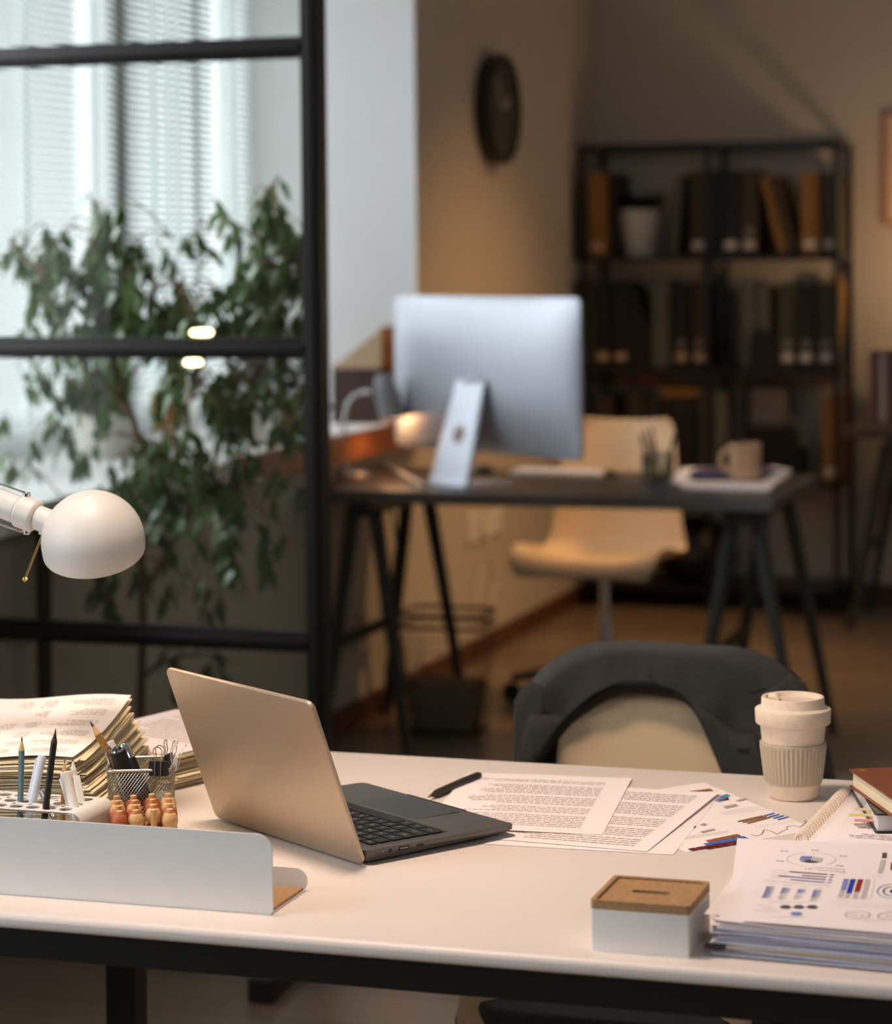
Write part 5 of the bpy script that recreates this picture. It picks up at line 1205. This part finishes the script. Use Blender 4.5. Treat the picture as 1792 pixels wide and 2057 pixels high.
# ================================================================ shelf unit
SX0, SX1, SYF, SYB = -2.462, -1.452, 9.40, 9.775
t = thing('shelf_unit', 'open black metal shelf unit in the dark corner of the room', 'shelf', ((SX0 + SX1) / 2, (SYF + SYB) / 2, 0))
lv = [0.09, 0.50, 0.935, 1.365, 1.80]; pw = 0.022
for x in (SX0, (SX0 + SX1) / 2 - pw / 2, SX1 - pw):
    for y in (SYF, SYB - pw): MB().box(x, x + pw, y, y + pw, 0, lv[-1]).build('post', M['blackmetal'], t, smooth=0)
for i, z in enumerate(lv[:-1]): MB().box(SX0, SX1, SYF, SYB, z - 0.02, z).build('shelf_board', M['blackmetal'], t, smooth=0)
mb = MB(); z = lv[-1]
mb.box(SX0, SX1, SYF, SYF + 0.022, z - 0.022, z).box(SX0, SX1, SYB - 0.022, SYB, z - 0.022, z).box(SX0, SX0 + 0.022, SYF, SYB, z - 0.022, z).box(SX1 - 0.022, SX1, SYF, SYB, z - 0.022, z).box(-1.968, -1.946, SYF, SYB, z - 0.022, z)
mb.build('top_frame', M['blackmetal'], t, smooth=0)
YF = 9.425
def binder(px0, px1, pyt, z, key, label, depth=0.235, lab=True, ring=False, group=None, tilt=0, labm='label', cat='binder'):
    a = at_y(px0, 500, YF).x; b = at_y(px1, 500, YF).x; h = at_y(px0, pyt, YF).z - z
    r = thing('binder', label, cat, ((a + b) / 2, YF, z), 0, group); r.rotation_euler = (0, radians(tilt), 0)
    w_ = (b - a) * 0.96; r.location.z += w_ / 2 * abs(sin(radians(tilt))) + 0.0005
    MB().box(-w_ / 2, w_ / 2, 0, depth, 0, h).build('binder_body', M[key], r, world=False, smooth=0, bevel=0.003)
    if lab: MB().box(-w_ * .33, w_ * .33, -0.0012, 0.0005, 0.025, 0.055).build('spine_label', M[labm], r, world=False, smooth=0)
    if ring:
        rg = MB(); rg.lathe([(0.011, 0), (0.0145, 0), (0.0145, 0.002), (0.011, 0.002)], 20, Matrix.Translation((0, 0.0004, 0.09)) @ Matrix.Rotation(pi / 2, 4, 'X'), cap0=False, cap1=False); rg.build('finger_ring', M['label' if key != 'bindtan' else 'black'], r, world=False, smooth=0)
    return r
g1 = 'binders on the upper shelf'; g2 = 'binders on the middle shelf'
z = lv[3] + 0.0005
binder(1182, 1220, 347, z, 'bindtan', 'kraft brown binder at the left end of the upper shelf', ring=True, group=g1, labm='mugc')
binder(1223, 1239, 348, z, 'bindblack', 'thin black file right of the leftmost kraft binder', lab=False, group=g1)
r = binder(1346, 1359, 352, z, 'greyfile', 'slim grey board leaning right beside the potted plant on the shelf', lab=False, group=g1, tilt=5)
binder(1386, 1418, 345, z, 'bindbrown', 'dark brown binder just left of the middle post on the upper shelf', group=g1)
binder(1421, 1447, 342, z, 'bindblack', 'black binder without label directly behind the middle post', lab=False, group=g1)
binder(1450, 1485, 342, z, 'bindblack', 'black binder with one label, between two darker spines right of the middle post', group=g1)
binder(1488, 1522, 342, z, 'bindbrown', 'dark brown binder with label and ring, left of the leaning pair', ring=True, group=g1)
binder(1566, 1580, 350, z, 'bindtan', 'thin tan file leaning left on the upper shelf', lab=False, group=g1, tilt=-14)
binder(1582, 1602, 352, z, 'bindbrown', 'dark file leaning left against the thin tan one', lab=False, group=g1, tilt=-14)
binder(1609, 1647, 347, z, 'bindtan', 'kraft brown binder with a dark ring and white label, right bay of the upper shelf', ring=True, group=g1)
binder(1651, 1684, 347, z, 'bindolive', 'olive binder with white label right of the kraft one', group=g1)
xe = SX1 - 0.03
tag(MB().box(xe - 0.05, xe, 9.67, 9.75, z, z + 0.31).build('file_box', M['bindtan'], loc=(xe - .02, 9.6, z), smooth=0, bevel=.003), 'kraft brown file box at the back right end of the upper shelf', 'file box')
pp = at_y(1286, 511, 9.53); pp.z = z
t = thing('potted_plant', 'dark leafed plant in a tapered cream pot on the upper shelf', 'plant', pp)
MB().lathe([(0.056, 0), (0.058, 0.004), (0.084, 0.168), (0.086, 0.182), (0.079, 0.182), (0.077, 0.155), (0.001, 0.150)], 36, Matrix.Translation(pp), cap1=False).build('pot', M['terra'], t)
mb = MB(); rnd = random.Random(3)
def leafq(mb, p, d, L, w_, nrm=None, cup=0.15):
    d = d.normalized(); s_ = d.cross(nrm or V((rnd_.uniform(-1, 1), rnd_.uniform(-1, 1), rnd_.uniform(-1, 1)))).normalized(); n_ = s_.cross(d)
    q0 = p; q1 = p + d * L * .35; q2 = p + d * L * .72 - n_ * L * cup * .5; q3 = p + d * L - n_ * L * cup
    v = [mb.bm.verts.new(x) for x in (q0, q1 + s_ * w_ / 2 + n_ * w_ * .12, q1, q1 - s_ * w_ / 2 + n_ * w_ * .12, q2 + s_ * w_ * .36 + n_ * w_ * .1, q2, q2 - s_ * w_ * .36 + n_ * w_ * .1, q3)]
    for f_ in ((0, 2, 1), (0, 3, 2), (1, 2, 5, 4), (2, 3, 6, 5), (4, 5, 7), (5, 6, 7)): mb._f([v[i] for i in f_])
rnd_ = random.Random(4)
for k in range(60):
    a = rnd.uniform(0, 6.28); r_ = rnd.uniform(0, .075); p = pp + V((r_ * cos(a), r_ * sin(a) * .8, 0.165 + rnd.uniform(0, .03)))
    leafq(mb, p, V((cos(a) * rnd.uniform(0.4, 1), sin(a), rnd.uniform(.4, 1.2))), rnd.uniform(.05, .09), .035)
mb.build('leaves', M['leafd'], t, fix=False)
z = lv[2] + 0.0005
binder(1178, 1192, 570, z, 'bindolive', 'olive file at the left end of the middle shelf', lab=False, group=g2)
binder(1193, 1226, 566, z, 'bindblack', 'black binder with low label, leftmost labelled one of the middle shelf', group=g2, labm='mugc')
binder(1229, 1262, 566, z, 'bindblack', 'black binder with low label, second labelled one from the left on the middle shelf', group=g2, labm='mugc')
mf = thing('magazine_file', 'black magazine file with slanted top beside the two labelled black binders', 'magazine file', (at_y(1283, 500, YF).x, YF, z))
xa, xb = at_y(1264, 500, YF).x, at_y(1304, 500, YF).x
mb = MB(); mb.prism([(xa, 0), (xb, 0), (xb, 0.13), (xa + 0.012, 0.32), (xa, 0.32)], Matrix.Translation((0, YF + 0.2, z)) @ Matrix.Rotation(pi / 2, 4, 'X'), 0.2); mb.build('file_box', M['bindblack'], mf, smooth=0)
binder(1308, 1344, 562, z, 'greyfile', 'grey green box file left of the black and brown pair on the middle shelf', lab=False, group=g2)
binder(1350, 1384, 572, z, 'bindblack', 'black binder with ring and label left of the middle post on the middle shelf', ring=True, group=g2, labm='mugc')
binder(1388, 1420, 572, z, 'bindbrown', 'brown binder with ring and label touching the middle post on the middle shelf', ring=True, group=g2, labm='mugc')
pp = V((at_y(1446, 500, 9.5).x, 9.5, z)); t = thing('potted_cactus', 'slim dark cactus in a dark pot between the two middle posts of the shelf', 'plant', pp)
MB().lathe([(0.03, 0), (0.042, 0.09), (0.044, 0.1), (0.036, 0.1), (0.001, 0.09)], 24, Matrix.Translation(pp)).build('pot', M['black'], t)
MB().lathe([(0.02, 0.09), (0.03, 0.14), (0.034, 0.24), (0.026, 0.33), (0.008, 0.37), (0.001, 0.372)], 20, Matrix.Translation(pp)).build('cactus_body', M['leafd'], t)
binder(1486, 1516, 566, z, 'greyfile', 'grey file left of the small black box on the middle shelf', lab=False, group=g2)
binder(1520, 1543, 575, z, 'greyfile', 'slim grey file behind the small black box on the middle shelf', lab=False, group=g2)
bxx = at_y(1530, 500, YF).x
mb = MB(); mb.prism([(-.048, 0), (.05, 0), (.05, .13), (-.02, .155), (-.04, .12)], Matrix.Translation((bxx, YF - 0.002, z)) @ Matrix.Rotation(pi / 2, 4, 'X'), 0.022); 
tag(mb.build('black_box', M['bindblack'], loc=(bxx, YF - .01, z), smooth=0, bevel=0.004), 'small black rounded box in front of the grey files on the middle shelf', 'box')
binder(1564, 1597, 570, z, 'bindolive', 'olive binder, left one of the labelled trio in the right bay', depth=0.18, ring=True, group=g2)
binder(1600, 1636, 570, z, 'bindblack', 'black binder in the middle of the labelled trio in the right bay', depth=0.18, ring=True, group=g2)
binder(1640, 1674, 570, z, 'bindolive', 'olive binder, right one of the labelled trio in the right bay', depth=0.18, ring=True, group=g2)
vp = V((SX1 - 0.055, 9.70, z)); t = thing('paper_sculpture', 'crumpled tan paper ornament at the right end of the middle shelf', 'ornament', vp)
mb = MB(); mb.lathe([(0.012, 0.0), (0.018, 0.08), (0.032, 0.16), (0.030, 0.25), (0.036, 0.31), (0.02, 0.35)], 18, Matrix.Translation(vp), rfun=lambda r, z_, a: r * (1 + .22 * sin(3 * a + z_ * 30))); mb.build('paper_body', M['rattan'], t)
z = lv[1] + 0.0005
def simple(name, label, cat, px0, px1, pyt, z, key, depth=0.2, y=YF, bev=0.006):
    a = at_y(px0, 500, y).x; b = at_y(px1, 500, y).x; h = at_y(px0, pyt, y).z - z
    return tag(MB().box(a, b, y, y + depth, z, z + h).build(name, M[key], loc=((a + b) / 2, y, z), smooth=0, bevel=bev), label, cat)
simple('storage_box', 'narrow dark box at the left end of the lower shelf', 'box', 1192, 1226, 795, z, 'bindbrown')
simple('storage_box', 'big dark brown box on the lower shelf behind the white chair', 'box', 1330, 1398, 797, z, 'leatherb')
tag(simple('box_lid', 'copper coloured lid on the big dark brown box', 'lid', 1326, 1400, 780, z + 0.32, 'bindtan', 0.21, YF - 0.005), None)
simple('storage_box', 'rounded grey green box right of the big dark box, lower shelf', 'box', 1403, 1418, 782, z, 'greyfile')
simple('storage_box', 'grey green box in the right bay edge behind the middle posts, lower shelf', 'box', 1425, 1455, 785, z, 'greyfile', bev=0.02)
vp = V((at_y(1275, 500, 9.5).x, 9.5, z)); t = thing('vase', 'olive vase with orange ball flowers on the lower shelf', 'vase', vp)
MB().lathe([(0.026, 0), (0.03, 0.004), (0.024, 0.05), (0.055, 0.33), (0.05, 0.33), (0.02, 0.06), (0.001, 0.05)], 28, Matrix.Translation(vp), cap1=False).build('vase_body', M['bindolive'], t)
for k, (dx, dz) in enumerate(((0.045, 0.395), (-0.04, 0.385), (0.0, 0.36), (0.085, 0.375))):
    MB().tube([vp + V((0, 0, .1)), vp + V((dx, 0, dz))], 0.0015, 5).build('stem', M['leafd'], t)
    MB().lathe([(0.002, -.016), (0.012, -.011), (0.016, 0), (0.012, .011), (0.002, .016)], 14, Matrix.Translation(vp + V((dx, -0.01, dz)))).build('flower_ball', M['copper'], t)
t = thing('photo_frame', 'thin olive picture frame leaning at the back of the lower shelf', 'picture frame', (at_y(1530, 500, 9.6).x, 9.71, z))
mb = MB(); fa, fb = at_y(1484, 500, 9.6).x, at_y(1582, 500, 9.6).x
ring_solid(mb, rrect(fb - fa, .36, .002, 1, (fa + fb) / 2, .18), rrect(fb - fa - .04, .32, .001, 1, (fa + fb) / 2, .18), 0, 0.015, Matrix.Translation((0, 9.715, z)) @ Matrix.Rotation(pi / 2, 4, 'X')); mb.build('frame_border', M['bindolive'], t, smooth=0)
MB().box(fa + .018, fb - .018, 9.705, 9.708, z + .018, z + .342).build('picture', M['artmat'], t, smooth=0)
t = thing('black_bag', 'black bag with a curved grey top flap on the lower shelf behind the mug', 'bag', (at_y(1540, 500, YF).x, YF, z))
a_, b_ = at_y(1488, 500, YF).x, at_y(1604, 500, YF).x
mb = MB(); mb.prism([(a_, 0), (b_, 0), (b_, .15), (b_ - .01, .19), (b_ - .05, .205), (a_ + .02, .205), (a_, .19)], Matrix.Translation((0, YF + .2, z)) @ Matrix.Rotation(pi / 2, 4, 'X'), .2); mb.build('bag_body', M['leatherb'], t, smooth=0, bevel=.008)
mb = MB(); mb.tube([V((b_ - .055 + .07 * cos(a), YF + .01, z + .15 + .09 * sin(a))) for a in [radians(100 - q_ * 12) for q_ in range(10)]], .016, 8); mb.build('flap', M['greyfile'], t)
binder(1650, 1681, 798, z, 'bindtan', 'orange kraft binder alone at the right of the lower shelf', ring=True, lab=True)
z = lv[0] + 0.0005
t = thing('duffel_bag', 'dark rounded bag on the bottom shelf behind the white chair', 'bag', (-2.0, 9.55, z))
MB().lathe([(0.02, 0), (0.13, 0.02), (0.16, 0.10), (0.12, 0.2), (0.05, 0.25), (0.01, 0.255)], 28, Matrix.Translation((at_y(1400, 500, 9.6).x, 9.59, z))).build('bag_body', M['leatherb'], t)
mb = MB(); bx_ = at_y(1400, 500, 9.6).x; mb.tube([V((bx_ + .05 * cos(a), 9.59, z + .24 + .07 * sin(a))) for a in [pi * q_ / 10 for q_ in range(11)]], .008, 8); mb.build('handle', M['leatherb'], t)

# right hand desk by the back wall
t = thing('trestle_desk', 'dark trestle desk at the right border, beside the shelf unit', 'desk', (-0.8, 9.35, 0))
MB().box(-1.37, 0.1, 8.95, 9.62, 0.705, DZ).build('desktop', M['deskgrey'], t, smooth=0, bevel=0.003)
trestle(t, -1.20, 9.07, 9.48, 0.16, M['trestle']); trestle(t, -0.1, 9.07, 9.48, 0.16, M['trestle'])
mbx = at_y(1762, 755, 9.3)
for k, (c_, h_) in enumerate((('rose', .265), ('navy', .27), ('label', .262), ('bindbrown', .268), ('rose', .26), ('navy', .266), ('greyfile', .264))):
    x = at_y(1744, 500, 9.3).x + k * 0.021
    o = MB().box(x, x + .0185, 9.3, 9.5, DZ, DZ + h_).build('book', M[c_], loc=(x, 9.3, DZ), smooth=0, bevel=.002)
    tag(o, ['rose spined book, first from the left on the right desk', 'navy spined book second from the left on the right desk', 'white spined book third on the right desk', 'dark brown spined book fourth on the right desk', 'rose spined book fifth on the right desk', 'navy spined book sixth on the right desk', 'grey green spined book at the frame edge on the right desk'][k], 'book', 'upright books on the right desk')
o = tag(MB().box(at_y(1738, 500, 9.28).x, at_y(1738, 500, 9.28).x + 0.19, 9.27, 9.55, DZ + .2705, DZ + .279).build('flat_folder', M['artmat'], loc=(-1.25, 9.3, DZ + .2705), smooth=0), 'cream folder lying flat on the row of upright books', 'folder')
# framed picture on the back wall
fa = at_y(1774, 226, 9.8); fb = at_y(1774, 452, 9.8); fx0 = fa.x; fx1 = fx0 + 0.36
t = thing('framed_picture', 'thin wood framed picture on the wall above the right desk', 'picture', ((fx0 + fx1) / 2, 9.79, (fa.z + fb.z) / 2))
hh_ = fa.z - fb.z; mb = MB()
ring_solid(mb, rrect(fx1 - fx0, hh_, .002, 1, (fx0 + fx1) / 2, (fa.z + fb.z) / 2), rrect(fx1 - fx0 - .03, hh_ - .03, .001, 1, (fx0 + fx1) / 2, (fa.z + fb.z) / 2), 0, .02, Matrix.Translation((0, 9.8, 0)) @ Matrix.Rotation(pi / 2, 4, 'X')); mb.build('frame_border', M['framewood'], t, smooth=0)
MB().box(fx0 + .012, fx1 - .012, 9.788, 9.792, fb.z + .012, fa.z - .012).build('picture_sheet', M['artmat'], t, smooth=0)
# glowing lamp outside the right border that warms the wall
lp = V((-0.95, 9.25, DZ)); t = thing('table_lamp', 'small lit table lamp standing just beyond the right border of the picture', 'lamp', lp)
MB().lathe([(0.06, 0), (0.06, .015), (0.01, .02), (0.01, .3)], 24, Matrix.Translation(lp)).build('lamp_foot', M['brass'], t)
mb = MB(); mb.lathe([(0.11, .28), (0.07, .46)], 28, Matrix.Translation(lp), cap0=False, cap1=False); mb.build('lamp_shade', M['rattan'], t, solid=.002)
MB().lathe([(0.005, .31), (0.02, .33), (0.026, .36), (0.018, .39), (0.003, .40)], 16, Matrix.Translation(lp)).build('bulb', M['bulb'], t)

# ================================================================ things on the window sill
def plant_pot(label, px, py, y_, r, h, m_=M['terra']): pass
pz = SILL
p = on_z(192, 922, pz); p.y += 0.06
t = thing('potted_plant', 'bushy grass plant in a wide white pot on the window sill behind the partition', 'plant', p)
MB().lathe([(0.062, 0), (0.066, .004), (0.083, .11), (0.084, .118), (0.078, .118), (0.076, .10), (0.001, .098)], 36, Matrix.Translation(p), cap1=False).build('pot', M['terra'], t)
mb = MB(); rnd = random.Random(9)
for k in range(420):
    a = rnd.uniform(0, 2 * pi); r_ = rnd.uniform(0, .07); b0 = p + V((r_ * cos(a), r_ * sin(a), .1)); L = rnd.uniform(.12, .25); out = rnd.uniform(.1, 1.0)
    P = [b0 + V((cos(a) * out * .11 * s_ ** 1.5, sin(a) * out * .11 * s_ ** 1.5, L * (s_ - .55 * out * s_ ** 3))) for s_ in (0, .33, .66, 1)]
    sd = V((-sin(a), cos(a), 0)) * rnd.uniform(.003, .005)
    v = [[mb.bm.verts.new(q_ - sd * (1 - i * .3)), mb.bm.verts.new(q_ + sd * (1 - i * .3))] for i, q_ in enumerate(P)]
    for i in range(3): mb._f([v[i][0], v[i][1], v[i + 1][1], v[i + 1][0]])
mb.build('grass_leaves', M['leaf2'], t, fix=False)
p = on_z(585, 890, pz); p = V((-2.70, 6.74, pz))
t = thing('potted_plant', 'dark bushy plant in a white pot on the sill near the partition end post', 'plant', p)
MB().lathe([(0.05, 0), (0.065, .10), (0.06, .10), (0.001, .09)], 28, Matrix.Translation(p), cap1=False).build('pot', M['terra'], t)
mb = MB(); rnd_ = random.Random(14)
for k in range(260):
    q_ = V((rnd_.gauss(0, .06), rnd_.gauss(0, .06), rnd_.uniform(.08, .32))); leafq(mb, p + q_, V((q_.x * 8 + rnd_.uniform(-.4, .4), q_.y * 8, rnd_.uniform(-.7, .6))), rnd_.uniform(.04, .07), .024)
mb.build('leaves', M['leafd'], t, fix=False)
p = V((-2.60, 6.36, pz))
tag(MB().lathe([(0.034, 0), (0.036, .004), (0.034, .12), (0.028, .15), (0.026, .15), (0.03, .12), (0.001, .02)], 28, Matrix.Translation(p), cap1=False).build('ceramic_jar', M['terra'], loc=p), 'tall white ceramic jar on the wooden end of the sill', 'jar')
# tan shaded lamp on the sill, then two added discs for the lamp light behind the glass
p = at_y(333, 880, 6.25); p = V((p.x, 6.25, pz))
t = thing('table_lamp', 'little table lamp with a slanted tan shade on the window sill', 'lamp', p)
MB().lathe([(0.045, 0), (0.045, .012), (0.008, .018), (0.006, .10)], 24, Matrix.Translation(p)).build('lamp_foot', M['wood'], t)
sm = Matrix.Translation(at_y(318, 786, 6.25)) @ V((0.30, 0, -0.95)).to_track_quat('Z', 'Y').to_matrix().to_4x4()
mb = MB(); mb.lathe([(0.022, 0), (0.042, .10)], 28, sm, cap0=True, cap1=False); mb.build('lamp_shade', M['rattan'], t, solid=.002)
for px, py, rx_ in ((405, 668, .0245), (388, 728, .020)):
    g0 = at_y(px, py, 4.745); up_ = py < 700
    t = thing('lamp_glow_disc', 'small glowing disc added for lamp light seen %s of the partition' % ('above the middle crossbar' if up_ else 'under the middle crossbar'), 'lamp', g0)
    MB().lathe([(0.002, -.0075), (rx_ * .8, -.006), (rx_, 0), (rx_ * .8, .006), (0.002, .0075)], 24, Matrix.Translation(g0)).build('lit_disc', M['glowdisc'], t)
    MB().tube([g0, V((g0.x, 4.712, 1.199))], 0.002, 6).build('clip', M['blackmetal'], t)  # holder added to fix the glow disc to the crossbar

# black metal side frame behind the partition at the left border
t = thing('metal_side_table', 'black metal one legged wall table behind the partition glass at the left border', 'table', (-2.3, 4.9, 0))
P = [at_x(88, 1160, -2.44), at_x(88, 1395, -2.44)]
ybk = at_x(88, 1200, -2.44).y
for x, y in ((-2.452, ybk),):
    MB().box(x, x + .024, y - .012, y + .012, 0, 0.80).build('leg', M['blackmetal'], t, smooth=0)
MB().box(-2.466, -2.345, ybk - .014, ybk + .175, 0.80, 0.825).build('table_top', M['blackmetal'], t, smooth=0)
for x, y in ((-2.228, ybk), (-2.228, ybk - 0.16)):
    pass

# ================================================================ weeping fig
FY = 4.98
base = V((at_y(283, 1300, FY).x, FY, 0))
t = thing('weeping_fig', 'tall weeping fig tree with drooping dark green leaves behind the glass partition', 'plant', base)
MB().lathe([(0.11, 0), (0.13, .02), (0.145, .26), (0.15, .28), (0.138, .28), (0.13, .24), (0.001, .23)], 36, Matrix.Translation(base + V((0.02, 0, 0))), cap1=False).build('pot', M['black'], t)
MB().lathe([(0.001, .236), (0.134, .24)], 30, Matrix.Translation(base + V((0.02, 0, 0))), cap0=False, cap1=False).build('soil', M['soil'], t)
def fp(px, py, dy=0): return at_y(px, py, FY + dy)
# branches as pixel poly-lines with depth offsets (metres), radius at the start
BR = [
    ([(281, 1530, 0), (283, 1400, 0), (287, 1250, 0), (284, 1100, .02), (292, 980, .03), (270, 850, .04), (235, 760, .05), (205, 640, .05), (190, 520, .06), (185, 430, .06)], .0115),
    ([(290, 1360, 0), (318, 1335, -.03), (360, 1320, -.05), (420, 1315, -.06), (480, 1330, -.08)], .005),
    ([(286, 1200, .0), (330, 1120, .04), (372, 1045, .06), (420, 960, .08), (450, 860, .10), (480, 720, .11), (500, 600, .10), (515, 480, .08), (545, 400, .06)], .008),
    ([(288, 990, .02), (330, 900, -.02), (380, 800, -.05), (400, 700, -.06), (380, 600, -.05), (350, 560, -.04)], .006),
    ([(235, 1265, 0), (205, 1200, -.04), (190, 1120, -.06), (170, 1050, -.06)], .004),
    ([(284, 1290, 0), (235, 1262, -.01), (215, 1230, -.03), (205, 1190, -.04)], .0045),
    ([(262, 830, .03), (190, 760, .02), (120, 640, .0), (70, 540, -.03), (20, 500, -.04)], .006),
    ([(245, 780, .04), (300, 690, .09), (310, 590, .11), (290, 500, .10)], .005),
    ([(470, 760, .10), (540, 700, .04), (590, 600, .02), (610, 520, .02), (650, 500, .02)], .005),
    ([(430, 950, .07), (500, 900, .0), (560, 880, -.04), (590, 850, -.06)], .004),
    ([(420, 970, .06), (480, 1000, .0), (530, 1040, -.04), (565, 1080, -.05)], .004),
    ([(300, 1120, 0), (360, 1150, -.05), (400, 1170, -.07)], .003),
    ([(515, 480, .08), (460, 450, .03), (400, 470, .0), (350, 480, -.02)], .003),
]
mb = MB(); bp = []
for P, r in BR:
    Q = [fp(x, y, d) for x, y, d in P]
    # smooth resample
    n = len(Q); out = []
    for i in range(n - 1):
        p0, p1, p2, p3 = Q[max(0, i - 1)], Q[i], Q[i + 1], Q[min(n - 1, i + 2)]
        for k in range(4):
            a = k / 4; out.append(0.5 * ((2 * p1) + (p2 - p0) * a + (2 * p0 - 5 * p1 + 4 * p2 - p3) * a * a + (-p0 + 3 * p1 - 3 * p2 + p3) * a ** 3))
    out.append(Q[-1]); m = len(out)
    mb.tube(out, [r * (1 - .75 * i / (m - 1)) for i in range(m)], 8)
    bp += out[m // 4:]
# (px, py, rx, ry, count, twig hanging)
CL = [(190, 440, 55, 50, 42), (60, 500, 75, 40, 42), (150, 520, 70, 60, 65), (230, 520, 60, 50, 60), (285, 520, 35, 40, 34), (100, 580, 60, 50, 42), (180, 610, 80, 60, 90), (260, 600, 60, 60, 70),
      (330, 600, 60, 50, 55), (390, 620, 45, 55, 44), (160, 670, 45, 30, 34), (230, 660, 60, 30, 34), (540, 400, 50, 35, 34), (500, 440, 60, 40, 42), (440, 400, 40, 30, 10), (380, 480, 40, 30, 14), (545, 480, 60, 50, 60),
      (500, 540, 60, 50, 60), (580, 540, 40, 60, 46), (470, 600, 60, 50, 46), (550, 620, 60, 45, 52), (610, 530, 40, 50, 26), (600, 640, 30, 30, 16), (330, 650, 60, 25, 26), (30, 650, 30, 25, 9),
      (100, 770, 45, 55, 34), (60, 760, 30, 25, 10), (200, 760, 60, 50, 60), (310, 740, 50, 40, 30), (380, 770, 60, 50, 40), (480, 770, 60, 50, 60), (560, 790, 55, 70, 60), (470, 850, 50, 50, 46), (600, 800, 25, 60, 30),
      (110, 850, 35, 35, 14), (30, 900, 40, 45, 14), (15, 840, 20, 20, 5), (150, 900, 20, 20, 4), (300, 900, 60, 45, 55), (370, 900, 60, 40, 55), (240, 950, 60, 45, 34), (330, 970, 70, 40, 60), (420, 960, 60, 40, 50), (190, 930, 40, 30, 14),
      (520, 930, 40, 30, 22), (500, 1000, 45, 40, 26), (350, 1040, 50, 35, 26), (430, 1060, 60, 35, 26), (540, 1100, 30, 15, 8), (450, 1130, 30, 25, 9), (560, 1090, 25, 15, 8), (250, 1020, 50, 30, 16),
      (190, 1165, 45, 20, 18), (260, 1160, 35, 25, 16), (350, 1180, 30, 20, 9), (415, 1185, 25, 14, 6), (400, 1240, 20, 22, 6), (240, 1235, 12, 12, 2),
      (390, 1330, 50, 15, 13), (470, 1335, 30, 15, 7), (345, 1370, 15, 20, 4), (320, 1325, 15, 10, 3)]
rnd_ = random.Random(21); lv_ = MB()
for cx_, cy_, rx_, ry_, n in CL:
    n = int(n * 0.78); tw = max(1, n // 5); dmid = rnd_.uniform(-.04, .05)
    for _ in range(tw):
        a = rnd_.uniform(0, 2 * pi); r_ = sqrt(rnd_.random()); dd = dmid + rnd_.gauss(0, .055)
        sx_, sy_ = cx_ + rx_ * r_ * cos(a), cy_ + ry_ * r_ * sin(a) - 18
        if cy_ > 940: dd = min(dd, 0.06)
        s0 = fp(sx_, sy_, dd)
        if s0.z < SILL + 0.02 and s0.x < X0 + 0.06:
            dd = -0.22; s0 = fp(sx_, sy_, dd)
        dr = V((rnd_.uniform(-.7, .7), rnd_.uniform(-.5, .5), -0.8)).normalized(); L = rnd_.uniform(.05, .11)
        near = min(bp, key=lambda q_: (q_ - s0).length)
        if (near - s0).length < .30 and (near - s0).length > .01:
            mid = (near + s0) / 2 + V((0, 0, .02)); mb.tube([near, mid, s0], [.0022, .0018, .0013], 5, cap=False)
        s1 = s0 + dr * L; mb.tube([s0, (s0 + s1) / 2 + V((0, 0, .004)), s1], [.0013, .0011, .0007], 5, cap=False)
        for k in range(6 if n > 5 else n):
            f_ = (k + .5) / 6; p = s0.lerp(s1, f_); az = rnd_.uniform(0, 2 * pi)
            d = V((cos(az) * .55, sin(az) * .55, -rnd_.uniform(.45, 1.1)))
            leafq(lv_, p, d, rnd_.uniform(.040, .066), rnd_.uniform(.018, .027), V((cos(az + .8), sin(az + .8), .6)), rnd_.uniform(.05, .35))
mb.build('trunk_and_branches', M['bark'], t, fix=False)
o = lv_.build('foliage', M['leaf'], t, fix=False, smooth=60); o['kind'] = 'stuff'
